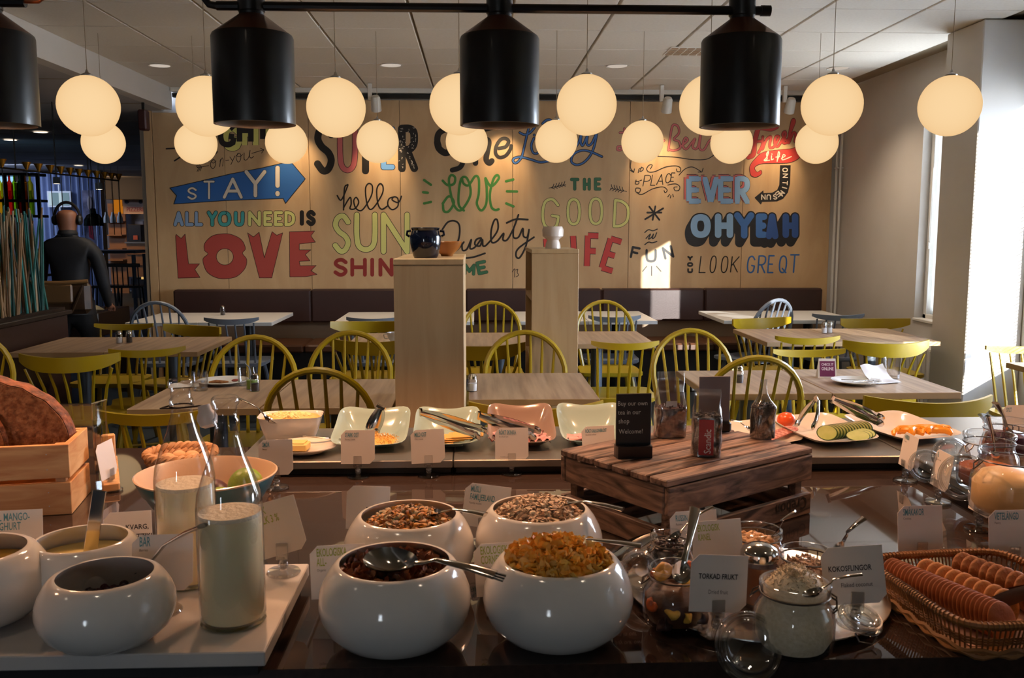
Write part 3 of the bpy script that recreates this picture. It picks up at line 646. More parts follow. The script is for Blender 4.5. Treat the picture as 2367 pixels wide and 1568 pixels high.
# ---------------------------------------------------------------- tall shelves with pots
def tall_shelf(x0, x1, y0, y1, h, label):
    t = thing('tall_shelf', label, 'shelf', ((x0+x1)/2, (y0+y1)/2, 0)); wx, wy = x1-x0, y1-y0; k = .022
    MB().box((0, -wy/2+k/2, h/2), (wx, k, h-.001), b=.0015).build('end_panel', W_['ash'], t)
    MB().box((0, wy/2-k/2, h/2), (wx, k, h-.001), b=.0015).build('end_panel', W_['ash'], t)
    MB().box((wx/2-k/2, 0, h/2), (k, wy-2*k-.001, h-.002)).build('back_panel', W_['ash'], t)
    MB().box((0, 0, h+k/2), (wx+.002, wy+.002, k), b=.002).build('top_board', W_['ashtop'], t)
    for z in (.05, .4, .75, 1.08): MB().box((-k/2, 0, z), (wx-k-.002, wy-2*k-.002, k)).build('shelf_board', W_['ash'], t)
    return t
tall_shelf(-.295, -.046, 3.3, 3.95, 1.32, 'tall pale ash shelf unit with the dark blue pot on top')
tall_shelf(.288, .533, 4.8, 5.4, 1.32, 'tall pale ash shelf unit with the white goblet on top')
bluepot = mat('dark_blue_glaze', '0b1226', .12, coat=.5)
p = U(984, 590, z=1.427); p = U(984, 592, Y=3.42); p.z = 1.3425
pot = MB().lathe([(0, 0), (.042, 0), (.047, .008), (.056, .05), (.058, .075), (.052, .092), (.049, .1), (.054, .108), (.052, .111), (.045, .108), (.045, .095), (.05, .06), (.04, .01), (0, .008)], 28)
pt_ = thing('glazed_pot', 'dark blue glazed pot with two small handles on the tall ash shelf', 'pot', p); pot.build('body', bluepot, pt_)
for s in (-1, 1): MB().tube([(s*.052, 0, .098), (s*.066, 0, .096), (s*.068, 0, .084), (s*.058, 0, .078)], .005, 8).build('handle', bluepot, pt_)
ob = MB().lathe([(0, 0), (.022, 0), (.024, .006), (.05, .03), (.06, .055), (.0585, .057), (.047, .034), (.02, .009), (0, .008)], 28).build('glazed_bowl', mat('orange_brown_glaze', 'a4642c', .2, coat=.3), loc=(U(1033, 588, Y=3.62).x, 3.62, 1.3425))
tag(ob, 'small orange brown bowl behind the dark blue pot', 'bowl')
ob = MB().lathe([(0, 0), (.042, 0), (.04, .02), (.032, .045), (.038, .052), (.056, .065), (.058, .1), (.05, .118), (.047, .118), (.05, .09), (.045, .068), (0, .06)], 28).build('goblet', mat('white_stoneware', 'd8c9bd', .25, coat=.3), loc=(U(1278, 573, Y=5.0).x, 5.0, 1.3425))
tag(ob, 'white stoneware goblet on top of the further tall ash shelf', 'goblet')

# ---------------------------------------------------------------- globe lamps
gm = emission('opal_globe', (1.0, .70, .375), 1.05, edge='f0c389')
def globe(px, py, label):
    c = U(px, py, z=2.0)
    t = thing('globe_pendant', label, 'lamp', c, 0, 'opal globe pendants over the tables')
    rr = .1345
    MB().lathe([(0, -rr)] + [(rr*math.sin(a), -rr*math.cos(a)) for a in [math.pi*i/24 for i in range(1, 23)]] + [(.032, rr*.975), (0, rr*.98)], 40).build('opal_globe', gm, t, ang=60)
    MB().lathe([(0, .130), (.026, .130), (.026, .138), (.008, .147), (.004, .16), (0, .16)], 16).build('cap', W_['steel'], t)
    MB().tube([(0, 0, .15), (0, 0, ZC-.015-2.0)], .0016, 6).build('cord', W_['grid'], t)
nth = ['leftmost, behind the left black lamp', 'partly behind the second black lamp', 'fully in view left of centre', 'partly behind the middle black lamp', 'fully in view right of centre', 'mostly hidden by the right black lamp', 'in front of the small red ribbon lettering', 'rightmost, before the window pillar']
for (x, y), l in zip(((205, 245), (478, 246), (777, 249), (1062, 242), (1356, 243), (1640, 243), (1923, 243), (2195, 245)), nth): globe(x, y, 'glowing globe pendant of the nearer row, ' + l)
nth = ['leftmost, over the dark lounge', 'at left above the blue arrow tail', 'above the blue arrow head', 'above the script word hello', 'below the middle black lamp', 'covering the blue script', 'over the word place', 'below the right black lamp', 'rightmost, beside the red ribbon']
for (x, y), l in zip(((239, 330), (453, 332), (662, 330), (873, 328), (1079, 328), (1286, 327), (1485, 328), (1691, 330), (1888, 330)), nth): globe(x, y, 'glowing globe pendant of the farther row, ' + l)

# ---------------------------------------------------------------- black heat lamps over the buffet
HM = mat('lamp_black_enamel', '0e0c0c', .35, coat=.2); HI = mat('lamp_inside_grey', '5c564e', .4, metal=.4)
bulb = emission('lamp_bulb', (1, .55, .28), 2.5)
WARM = (1, .50, .26); HC = mat('lamp_cone_brown_sheen', '5e3c2c', .42, metal=.7)  # brown cone metal with the warm reflected sheen put into its colour
def heat_lamp(x, y, z, label, e):
    t = thing('heat_lamp', label, 'lamp', (x, y, z), 0, 'black heat lamps above the buffet'); k = .84
    MB().lathe([(a*k, b*k) for a, b in [(.094, .0), (.1, 0), (.1, .21), (.097, .217)]], 40).build('shade', HM, t)
    MB().lathe([(a*k, b*k) for a, b in [(.097, .217), (.036, .262), (.0305, .266)]], 40).build('cone', HC, t)
    MB().lathe([(a*k, b*k) for a, b in [(.0305, .264), (.0305, .44), (0, .44)]], 40).build('neck', HM, t)
    MB().lathe([(.094*k, 0), (.094*k, .2*k), (0, .21*k)], 40).build('reflector', HI, t)
    MB().lathe([(.0306*k, .272*k), (.033*k, .274*k), (.033*k, .33*k), (.0306*k, .332*k)], 24).build('collar', HM, t)
    MB().ell((0, 0, .14*k), (.03, .03, .038), 16, 10).build('bulb', bulb, t)
    MB().tube([(0, 0, .42*k), (0, 0, ZC-.015-z)], .004, 6).build('cable', W_['black'], t)
    light('SPOT', 'heat_lamp_light', (x, y, z+.022), e, WARM, aim=(x, y, 0), spot_size=R(130), spot_blend=.4, shadow_soft_size=.025)
heat_lamp(-.464, 2.0, 1.667, 'black cylindrical heat lamp, second from the left, with warm sheen coloured into its cone', 20)
heat_lamp(.051, 2.0, 1.667, 'black cylindrical heat lamp in the middle of the picture', 20)
heat_lamp(.565, 2.0, 1.667, 'black cylindrical heat lamp on the right end of the rail', 20)
heat_lamp(-.985, 1.97, 1.66, 'black cylindrical heat lamp cut off by the left picture edge', 18)
heat_lamp(1.45, 1.75, 1.75, 'black cylindrical heat lamp beyond the right picture edge, over the jam jars', 20)
heat_lamp(-1.45, 1.3, 1.667, 'black cylindrical heat lamp beyond the left picture edge', 12)
for dx_ in (-2.2, -.6, 1.1, 2.7):
    for dy_ in (7.1, 3.1, .6):
        light('SPOT', 'downlight_fill_light', (dx_, dy_, ZC-.03), 75 if dy_ > 1 else 5, (1, .80, .60), aim=(dx_, dy_, 0), spot_size=R(125), spot_blend=.8, shadow_soft_size=.06)  # fill added under the ceiling; the two nearer rows have no fixtures
rl = thing('lamp_rail', 'slim black rail joining three heat lamps', 'rail', (.05, 2.0, 1.908))
MB().tube([(-.585, 0, 0), (.565, 0, 0)], .0095, 10).build('tube', HM, rl)
MB().tube([(-.585, 0, 0), (-.60, 0, .003), (-.612, 0, .018), (-.614, 0, .06), (-.614, 0, .6)], .008, 10).build('hook', HM, rl)
MB().lathe([(0, -.01), (.0115, -.01), (.0115, .01), (0, .01)], 12, T=TR((.565, 0, 0), (0, R(90), 0))).build('end_cap', HM, rl)
rl = thing('lamp_rail', 'short copper toned rail hook beside the leftmost heat lamp', 'rail', (-.985, 1.97, 1.905))
MB().tube([(-.3, 0, 0), (.075, 0, 0)], .0105, 10).build('tube', HM, rl)
MB().tube([(.075, 0, .004), (.10, 0, .004), (.115, 0, .014), (.118, 0, .035), (.118, 0, .6)], .007, 10).build('hook', mat('copper', 'b0643c', .3, metal=.9), rl)

# ---------------------------------------------------------------- ceiling downlights, vent, wall spots
dm_ = mat('downlight_reflector', 'cfc6bc', .15, metal=.9)
def downlight(px, py, z, lit, label, r=.075):
    c = U(px, py, z=z)
    t = thing('downlight', label, 'lamp', c, 0, 'recessed ceiling downlights')
    MB().lathe([(r, 0), (r*1.15, -.004), (r*1.15, -.001), (r, .004)], 24).build('ring', W_['trim'], t)
    MB().lathe([(r, -.001), (r*.75, -.0025), (0, -.003)], 24).build('reflector', lit if lit else dm_, t)
dlm = emission('downlight_reflector_glow', 'e6d6c6', .75)  # glow put in for the pale reflection in the reflector
for x, y, l in ((370, 152, 'leftmost, above the dark lounge edge'), (904, 151, 'left of the middle black lamp'), (1427, 153, 'right of the middle black lamp'), (1938, 158, 'near the right wall')):
    downlight(x, y, ZC-.016, dlm, 'round downlight in the tiled ceiling, ' + l)
litm = emission('lit_downlight', 'fff0d8', 3)
for x, y, l in ((94, 306, 'above the milk side, nearest lit one'), (24, 324, 'at the left edge'), (182, 383, 'over the person')):
    c = U(x, y, z=2.492); t = thing('downlight', 'glowing downlight in the dark lounge ceiling, ' + l, 'lamp', c, 0, 'lit lounge downlights')
    MB().lathe([(.07, 0), (.08, -.004), (.08, 0)], 20).build('ring', W_['trim'], t); MB().lathe([(.07, -.001), (0, -.002)], 20).build('diffuser', litm, t)
vc = U(1590, 118, z=ZC-.014)
vt = thing('ceiling_vent', 'square slotted air vent in the tiled ceiling', 'vent', (vc.x, vc.y, ZC-.016))
MB().box((0, 0, 0), (.3, .3, .006), b=.002).build('frame', W_['trim'], vt)
dk = mat('vent_slot_tan', '9a7a58', .6)
for i in range(6):
    for j in range(5): MB().box((-.115+j*.0575, -.11+i*.044, -.004), (.046, .02, .004)).build('slot', dk, vt)
def wall_spot(px, label, vis=True, e=14):
    X = U(px, 250, Y=8.1).x
    t = thing('track_spotlight', label, 'lamp', (X, 8.12, 2.54), 0, 'white spotlights over the lettered wall')
    MB().box((0, 0, .07), (.035, .035, .14), b=.004).build('arm', W_['trim'], t)
    d = Vector((0, .38, -.62)).normalized(); q = d.to_track_quat('-Z', 'Y').to_matrix().to_4x4()
    M = Matrix.Translation((.05, 0, -.03)) @ q
    MB().lathe([(0, .07), (.03, .07), (.04, .05), (.045, -.06), (.04, -.06), (.035, .02), (0, .03)], 20, T=M).build('head', W_['trim'], t)
    light('SPOT', 'wall_spot_light', (X+.05, 8.165, 2.44), e*2.3, (1, .72, .42), aim=(X+.05, 8.57, 1.98), spot_size=R(60), spot_blend=.9, shadow_soft_size=.02)
wall_spot(640, 'white spotlight hidden behind second black lamp', e=12)
wall_spot(855, 'white spotlight left of the middle black lamp')
wall_spot(1150, 'white spotlight behind the middle black lamp')
wall_spot(1530, 'white spotlight above the pink script, left of right black lamp', e=14)
wall_spot(1815, 'white spotlight just right of the right black lamp', e=14)

# ---------------------------------------------------------------- things on the dining tables
salt = mat('salt_white', 'd8d4d0', .8); pepper = mat('pepper_black', '3a2c26', .8, c2='151010', ns=300)
def shaker(x, y, fill, label, z=.74, s=1):
    t = thing('shaker', label, 'shaker', (x, y, z), 0, 'salt and pepper shakers on the tables')
    MB().lathe([(0, .001), (.019*s, .001), (.021*s, .006), (.021*s, .05), (.017*s, .06)], 16).build('glass_body', W_['glass'], t)
    MB().lathe([(0, .004), (.0165*s, .004), (.0165*s, .036), (0, .038)], 14).build('contents', fill, t)
    MB().lathe([(.0185*s, .056), (.0185*s, .068), (.012*s, .078), (0, .08)], 16).build('metal_lid', W_['chrome'], t)
q = U(590, 905, z=.74); shaker(q.x, q.y, pepper, 'pepper shaker beside the green drink bottle')
q = U(276, 794, z=.74); shaker(q.x, q.y, salt, 'salt shaker of the pair on the second row left table'); shaker(q.x+.05, q.y+.03, pepper, 'pepper shaker of the pair on the second row left table')
q = U(1092, 905, z=.74); shaker(q.x, q.y, salt, 'salt shaker beside the tall ash shelf', s=1.1); shaker(q.x-.05, q.y+.01, pepper, 'pepper shaker half hidden by the tall ash shelf')
q = U(1708, 885, z=.74); shaker(q.x, q.y, pepper, 'pepper shaker seen through the hoop chair on the right')
q = U(1905, 771, z=.74); shaker(q.x, q.y, salt, 'glass shaker in the sun on the window table'); shaker(q.x+.045, q.y+.02, salt, 'second glass shaker in the sun on the window table')
q = U(515, 729, z=.74); shaker(q.x, q.y, pepper, 'tiny shaker on the white table by the bench left')
q = U(1786, 722, z=.74); shaker(q.x, q.y, pepper, 'tiny shaker behind the grey hoop chair')
def plate(x, y, z, r, name, label, cat='plate'):
    o = MB().lathe([(0, .003), (r*.6, .003), (r*.66, .006), (r, .018), (r, .0205), (r*.64, .009), (r*.58, .0055), (0, .0055)], 36).build(name, W_['china'], loc=(x, y, z)); return tag(o, label, cat)
def tumbler(x, y, z, label, r=.036, h=.085, water=None):
    t = thing('tumbler', label, 'glass', (x, y, z))
    mb = MB().lathe([(0, .001), (r*.82, .001), (r*.88, .004), (r, h), (r*.95, h), (r*.83, .012), (0, .01)], 24); mb.build('glass_body', W_['glass'], t)
    if water: MB().lathe([(0, .012), (r*.8, .012), (r*.86, water), (0, water)], 24).build('water', W_['glass'], t)
q = U(516, 888, z=.74); plate(q.x, q.y, .74, .115, 'dinner_plate', 'used white plate with crumbs and crust on the left table')
crust = mat('toast_crust', 'a8743c', .8, c2='6a3a20', ns=60)
o = MB().tube([(-.05, 0, .012), (-.02, .01, .014), (.01, -.005, .014), (.04, 0, .013)], [.004, .008, .008, .004], 6).build('bread_crust', crust, loc=(q.x-.01, q.y-.02, .74)); tag(o, 'leftover bread crust on the used plate', 'bread')
o = MB().ell((0, 0, .012), (.018, .01, .006)).build('bacon_piece', mat('bacon_red', '8a3a2a', .5), loc=(q.x+.055, q.y, .745), rot=(0, 0, .6)); tag(o, 'small reddish leftover on the used plate', 'food')
q = U(463, 903, z=.74); tumbler(q.x, q.y, .74, 'half full water tumbler left of the used plate', water=.04)
q = U(568, 895, z=.74); tumbler(q.x-.01, q.y+.04, .74, 'empty tumbler behind the green drink bottle')
q = U(583, 900, z=.74)
t = thing('drink_bottle', 'small glass bottle of green drink with a straw', 'bottle', q)
q_ = mat('green_smoothie', '6f8a26', .4)
MB().lathe([(0, .001), (.024, .001), (.026, .006), (.026, .06), (.014, .085), (.013, .1)], 18).build('glass_body', W_['glass'], t)
MB().lathe([(0, .004), (.0235, .004), (.0235, .042), (0, .043)], 18).build('smoothie', q_, t)
MB().tube([(.01, 0, .008), (-.012, 0, .1), (-.03, 0, .118)], .0025, 6).build('straw', W_['grey'], t)
def napkin(c, pts, label, m=None):
    n = 10
    def fn(u, v): x = (u-.5)*pts[0]; y = (v-.5)*pts[1]; return (x, y, .003+.006*math.sin(u*7+v*3)*math.sin(v*5)+pts[2]*max(0, v-.4)**1.3)
    mb = MB().grid(fn, n, n); mb.grid(lambda u, v: tuple(Vector(fn(1-u, v))-Vector((0, 0, .001))), n, n)
    return tag(mb.build('paper_napkin', W_['card'], loc=c, rot=(0, 0, .3)), label, 'napkin')
q = U(425, 893, z=.742); napkin(q, (.13, .1, 0), 'crumpled paper napkin at the left table corner')
q = U(2035, 882, z=.742); napkin(q, (.13, .13, .13), 'crumpled paper napkin leaning against a glass')
q = U(2062, 880, z=.74); tumbler(q.x+.02, q.y+.05, .74, 'empty tumbler behind the crumpled napkin', r=.04, h=.1)
q = U(1978, 888, z=.74); plate(q.x, q.y, .74, .11, 'side_plate', 'white plate with crossed cutlery beside the purple card')
def cutlery(kind, L, name, label, loc, rot, cat=None, top=True, mat_=None):
    mb = MB(); m = mat_ or W_['chrome']
    if kind == 'knife':
        mb.box((L*.25, 0, 0), (L*.5, .008, .003), b=.0012).prism([(L*.5, -.004), (L*.95, -.005), (L, 0), (L*.9, .007), (L*.5, .006)], -.0007, .0007)
    elif kind == 'fork':
        mb.tube([(0, 0, 0), (L*.35, 0, .002), (L*.7, 0, 0)], [.004, .003, .0025], 6, flat=.5).box((L*.76, 0, 0), (L*.12, .018, .0016))
        for k in range(4): mb.box((L*.9, -.0075+k*.005, .001), (L*.18, .0028, .0014))
    o = mb.build(name, m, loc=loc, rot=rot); return tag(o, label, cat or kind)
cutlery('fork', .17, 'fork', 'fork lying on the plate by the purple card', (q.x-.06, q.y+.02, .757), (0, 0, -.3)); cutlery('knife', .18, 'knife', 'knife crossing the fork on the right plate', (q.x-.03, q.y-.04, .757), (0, 0, .45))
q = U(1910, 872, z=.74)
t = thing('table_card', 'folded purple and white table card with white writing', 'sign', q, -.08)
MB().add([(-.045, -.02, 0), (.045, -.02, 0), (.045, .02, 0), (-.045, .02, 0), (-.04, 0, .09), (.04, 0, .09)], [(0, 1, 5, 4), (2, 3, 4, 5), (1, 2, 5), (3, 0, 4), (3, 2, 1, 0)]).build('card', W_['card'], t, ang=0)
FONTS = {}
def text(s, size, m, parent, loc, rot, sx=1.0, name='lettering', align='LEFT', bold=0, ext=0):
    c = bpy.data.curves.new(name, 'FONT'); c.body = s; c.size = size; c.align_x = align; c.offset = bold; c.extrude = ext; c.resolution_u = 2
    o = bpy.data.objects.new('tmp', c); COL.objects.link(o); bpy.context.view_layer.update()
    me = bpy.data.meshes.new_from_object(o.evaluated_get(bpy.context.evaluated_depsgraph_get())); bpy.data.objects.remove(o); bpy.data.curves.remove(c)
    me.name = name; me.materials.clear(); me.materials.append(m)
    for v in me.vertices: v.co.x *= sx
    n = bpy.data.objects.new(name, me); COL.objects.link(n); n.parent = parent; n.location = loc; n.rotation_euler = rot; return n
pur = mat('purple_print', '6e1f4c', .5); pw = mat('white_print', 'e8d8e0', .6)
tl = math.atan2(.09, .02)
fr = MB().prism([(-.036, .006), (.032, .006), (.036, .01), (.036, .08), (-.036, .08)], 0, .0006).build('purple_panel', pur, t, loc=(0, -.0205, 0), rot=(tl, 0, 0))
text('CHECK IT', .017, pw, fr, (-.028, .058, .001), (0, 0, 0), .75, bold=.0004); text('ONLINE', .021, pw, fr, (-.028, .036, .001), (0, 0, 0), .75, bold=.0005)
q = U(902, 792, z=.74)
t = thing('coffee_cup', 'white cup on its saucer with a spoon standing in it', 'cup', (-.51, 5.7, .74))
MB().lathe([(0, .012), (.022, .012), (.04, .035), (.046, .07), (.044, .07), (.036, .035), (.018, .016), (0, .016)], 24).build('cup_body', W_['china'], t)
MB().lathe([(0, .002), (.04, .002), (.07, .012), (.07, .014), (.035, .007), (0, .007)], 28).build('saucer', W_['china'], t)
MB().tube([(-.044, 0, .06), (-.066, 0, .055), (-.062, 0, .035), (-.04, 0, .03)], .004, 6).build('cup_handle', W_['china'], t)
MB().tube([(.01, 0, .02), (.02, 0, .12)], .003, 6).build('spoon', W_['chrome'], t)

# ---------------------------------------------------------------- dark lounge and bar on the far left
cur = mat('pale_blue_curtain', '8a94b0', .8); dkw = mat('dark_stained_wood', '1a0d08', .4); bw = mat('bar_beech_wood', 'a87848', .5, c2='96683c', ns=3, st=(1, 1, 6))
struct('wall_far', MB().box((-7.2, 21.8, 1.25), (8.8, .1, 2.49)), mat('lounge_wall_grey', '8a90a0', .8))
struct('wall_side', MB().box((-2.99, 15.2, 1.25), (.08, 13.2, 2.49)), W_['white'])
struct('wall_lounge_front', MB().box((-10.3, 6.3, 1.25), (2.4, .1, 2.49)), W_['white'])
light('AREA', 'lounge_blue_light', (-9.0, 15.6, 2.45), 85, (.50, .64, 1), aim=(-9.0, 17.2, 0), shape='RECTANGLE', size=3.6, size_y=.3)
light('AREA', 'bar_warm_light', (-7.9, 19.0, 2.4), 26, (1, .62, .3), aim=(-7.9, 20.6, 0), shape='RECTANGLE', size=1.5, size_y=.3)
a, b = U(60, 400, Y=17).x, U(232, 400, Y=17).x
t = thing('curtain', 'pale blue lit pleated curtain behind the person', 'curtain', (a, 17.0, 0))
MB().grid(lambda u, v: ((b-a)*u, .04*math.sin(u*80), .02+v*2.42), 160, 1).build('fabric', cur, t, ang=80); MB().tube([(-.05, 0, 2.46), (b-a+.05, 0, 2.46)], .015).build('rod', W_['black'], t)
wl = emission('daylit_far_window', 'bcd2dc', 1.0)


n_ = struct('window_5', MB().box((0, 0, 0), (.02, .02, .5)), W_['trim']); q0, q1 = U(115, 475, Y=16.88), U(160, 446, Y=16.88)
n_.location = ((q0.x+q1.x)/2, 16.88, (q0.z+q1.z)/2); wq, hq = q1.x-q0.x, q1.z-q0.z
MB().box((0, 0, 0), (wq+.06, .03, hq+.06)).build('window_frame', W_['trim'], n_)
MB().box((-wq*.43, -.02, 0), (wq*.12, .01, hq)).box((wq*.06, -.02, 0), (wq*.12, .01, hq)).build('pane', wl, n_); MB().box((-wq*.18, -.02, 0), (wq*.34, .01, hq)).box((wq*.33, -.02, 0), (wq*.34, .01, hq)).build('pane', emission('daylit_blind', '7d9aa8', .8), n_)
# back bar shelves with bottles
t = thing('bottle_shelf', 'black metal shelf frame behind the rod screen holding bottles', 'shelf', (0, 11, 0))
xa, xb = U(-90, 400, Y=11).x, U(86, 400, Y=11).x
for x in (xa, U(10, 400, Y=11).x, U(50, 400, Y=11).x, xb): MB().tube([(x, 0, .02), (x, 0, U(40, 403, Y=11).z)], .025, 6).build('post', W_['black'], t)
zs_ = [U(40, 464, Y=11).z, U(40, 500, Y=11).z, .9]
for z in zs_ + [U(40, 403, Y=11).z]: MB().box(((xa+xb)/2, .1, z), (xb-xa, .25, .03)).build('shelf_board', W_['black'], t)
gl_ = emission('backlit_panel', '8cc0e8', 1.5)
for i, z in enumerate(zs_[:2]): MB().box(((xa+xb)/2-.25, .24, z+.16), ((xb-xa)*.68, .01, .28)).build('backlit_panel', gl_, t)
bc = [glass('bottle_glass_' + c, tint=lin(c)[:3], edge=(.3, .3, .3)) for c in ('b8d040', 'f0b040', 'f0f0f0', '4a9a50', 'e05040', 'f0e060')]
rg = random.Random(5); k = 0; B0 = {}
names = ['olive green', 'amber', 'clear white', 'dark green', 'red', 'yellow']
for z in zs_[:2]:
    for i in range(12):
        j = rg.randrange(6); x = xa+.1+i*(xb-xa-.16)/12
        if j not in B0:
            B0[j] = MB().lathe([(0, 0), (.037, 0), (.037, .17), (.013, .22), (.013, .28), (0, .28)], 10).build('bottle', bc[j], loc=(x, 11.06, z+.016)); o = B0[j]
        else: o = B0[j].copy(); COL.objects.link(o); o.location = (x, 11.06, z+.016)
        tag(o, '%s spirit bottle on the %s shelf behind the rod screen' % (names[j], 'upper' if z == zs_[0] else 'lower'), 'bottle', 'spirit bottles behind the rod screen')
# hanging poster, dome lamp
q0, q1 = U(190, 440, Y=16), U(224, 575, Y=16)
t = thing('hanging_poster', 'tall dark poster hanging on the blue lit curtain', 'poster', ((q0.x+q1.x)/2, 16, (q0.z+q1.z)/2)); w2, h2 = (q1.x-q0.x), (q0.z-q1.z)
MB().box((0, 0, 0), (w2, .01, h2)).build('sheet', mat('poster_dark', '2a2c40', .5, c2='a8a0b8', ns=4, contrast=.15), t)
MB().tube([(-w2*.4, 0, h2/2), (-w2*.4, 0, 2.495-t.location.z)], .003, 5).tube([(w2*.4, 0, h2/2), (w2*.4, 0, 2.495-t.location.z)], .003, 5).build('hanging_wire', W_['black'], t)
MB().ell((.02, -.012, h2*.28), (w2*.22, .004, h2*.12), 14, 8).build('printed_figure', mat('poster_pale', 'b0a0a0', .5), t)
MB().prism([(-w2*.1, -h2*.3), (w2*.3, -h2*.35), (w2*.2, -h2*.05), (-.02, 0)], .006, .009, T=TR(rot=(R(90), 0, 0))).build('printed_figure', mat('poster_red', 'a02838', .5), t)
c = U(216, 505, Y=11.5)
t = thing('dome_pendant', 'black dome pendant lamp in front of the hanging poster', 'lamp', c)
MB().lathe([(.115, -.09), (.11, -.02), (.075, .04), (.035, .06), (.03, .12), (0, .12)], 24).build('shade', W_['black'], t); MB().tube([(0, 0, .1), (0, 0, 2.49-c.z)], .004, 6).build('cord', W_['black'], t)
# brass cones on a rail
br = mat('brass', 'b8862a', .35, metal=.8)
cone = None
def proj_x(p):
    q = p-Vector((0, 0, H)); xr = q.x*math.cos(PS)-q.y*math.sin(PS); fh = q.x*math.sin(PS)+q.y*math.cos(PS)
    return 1183.5+FPX*xr/(fh*math.cos(TH)-q.z*math.sin(TH))
LA, LB = U(20/5.228, 200+925/5.228, z=1.94), U(1432/5.228, 200+1095/5.228, z=1.94)
def on_line(px):
    a, b = -.05, 1.05
    for _ in range(40):
        m_ = (a+b)/2
        if proj_x(LA.lerp(LB, m_)) < px: a = m_
        else: b = m_
    return LA.lerp(LB, a)
for i, (u_, v_) in enumerate(((20, 925), (318, 925), (465, 945), (608, 965), (733, 985), (845, 1005), (955, 1022), (1062, 1042), (1167, 1050), (1262, 1065), (1350, 1082), (1432, 1095))):
    c = on_line(u_/5.228)
    if cone is None:
        cone = thing('brass_cone_lamp', '', 'lamp', c, 0, 'brass cones in a row on thin rods')
        MB().lathe([(.036, .03), (.03, .03), (.004, -.03), (.007, -.034), (.036, .03)], 14).build('cone', br, cone)
        MB().tube([(0, 0, -.03), (0, 0, -.55)], .0035, 5).build('rod', W_['black'], cone); MB().tube([(0, 0, -.1), (0, 0, .0)], .004, 5).build('socket', W_['black'], cone); o = cone
    else: o = dup(cone, c)
    o['label'] = 'small brass cone lamp on a thin rod, %s in the row from the left edge' % ['first', 'second', 'third', 'fourth', 'fifth', 'sixth', 'seventh', 'eighth', 'ninth', 'tenth', 'eleventh', 'last'][i]
A, B = LA.lerp(LB, -.03), LB.copy(); A.z = B.z = 1.905
t = thing('ceiling_rail', 'long dark rail carrying the brass cones', 'rail', A)
MB().tube([(0, 0, 0), B-A], .008, 6).build('tube', W_['black'], t)
for f in (.12, .42, .7): p_ = (B-A)*f; MB().tube([p_, p_+Vector((0, 0, 2.49-1.9))], .006, 5).build('hanger', W_['black'], t)
for px, py, l in ((131, 425, 'left'), (229, 438, 'right')):
    c = U(px, py, Y=14.5)
    t = thing('track_spotlight', 'lit white ceiling spotlight in the lounge, ' + l + ' one over the curtain', 'lamp', c)
    MB().lathe([(0, .1), (.05, .1), (.055, 0), (.05, 0), (0, .01)], 16).build('head', W_['trim'], t); MB().lathe([(.045, -.001), (0, -.003)], 16).build('diffuser', litm, t); MB().tube([(0, 0, .09), (0, 0, 2.49-c.z)], .012, 6).build('arm', W_['trim'], t)
# bar: bulkhead, menu board, shelves, counter
def rect(px0, py0, px1, py1, Y): a, b = U(px0, py0, Y=Y), U(px1, py1, Y=Y); return ((a.x+b.x)/2, (a.z+b.z)/2, b.x-a.x, a.z-b.z)
x, z, w2, h2 = rect(242, 427, 372, 461, 20); struct('wall_bar', MB().box((x, 20.15, (z-h2/2+2.5)/2), (w2, .3, 2.5-(z-h2/2))), mat('bar_bulkhead_brown', '241e1c', .7))
x, z, w2, h2 = rect(229, 430, 248, 640, 17.2); struct('trim_5', MB().box((x, 17.2, 1.25), (w2*.8, .2, 2.49)), mat('bar_side_panel', 'b89468', .6))
orange = emission('orange_lit_panel', 'c8761c', .75)
t = thing('menu_board', 'white lit menu board with red lettering between orange panels over the bar', 'sign', (0, 20.6, 0))
x, z, w2, h2 = rect(285, 459, 345, 495, 20.6); fr = MB().box((x, 0, z), (w2, .04, h2)).build('board', mat('menu_white', 'b89880', .6), t)
text('PIZZERIA', .13, mat('menu_red', '8a1c14', .5), fr, (x-w2*.38, -.025, z-h2*.33), (R(90), 0, 0), .82, bold=.003)
MB().tube([(x-.3, 0, z), (x-.3, 0, 2.495)], .01, 6).tube([(x+.3, 0, z), (x+.3, 0, 2.495)], .01, 6).build('hanger', W_['black'], t)
for dx_ in (-.36, .2): MB().lathe([(0, 0), (.04, 0), (.04, .01), (0, .01)], 14, T=TR((x+dx_*w2, -.03, z+h2*.28), (R(90), 0, 0))).build('logo_disc', mat('menu_brown', '2a1410', .6), fr)
for p0, p1 in ((263, 284), (346, 372)):
    x, z, w2, h2 = rect(p0, 459, p1, 494, 20.6); MB().box((x, 0, z), (w2, .04, h2)).build('orange_panel', orange, t)
for px, l in ((246, 'left'), (261, 'middle'), (277, 'right')):
    c = U(px, 503, Y=16); t = thing('small_pendant', 'small white pendant over the bar, %s of three' % l, 'lamp', c, 0, 'small white pendants at the bar')
    MB().lathe([(.05, -.09), (.045, .0), (.025, .05), (.02, .09), (0, .09)], 14).build('shade', W_['trim'], t); MB().tube([(0, 0, .05), (0, 0, 2.49-c.z)], .003, 5).build('cord', W_['black'], t)
t = thing('bar_shelving', 'tall wooden wall unit with shelves behind the bar', 'shelf', (0, 20.9, 0))
x, z, w2, h2 = rect(244, 495, 292, 650, 20.9); MB().box((x, .15, 1.0), (w2, .04, 2.0)).build('back_panel', bw, t)
for zz in (.75, 1.0, 1.3, 1.6): MB().box((x, 0, zz), (w2, .28, .025)).build('shelf_board', bw, t)
t = thing('bar_counter', 'beech fronted bar counter with a strip of light at its foot', 'counter', (0, 19.5, 0))
x, z, w2, h2 = rect(290, 563, 372, 640, 19.5); MB().box((x, .3, (z-h2/2+z+h2/2)/2), (w2, .5, h2)).build('body', bw, t)
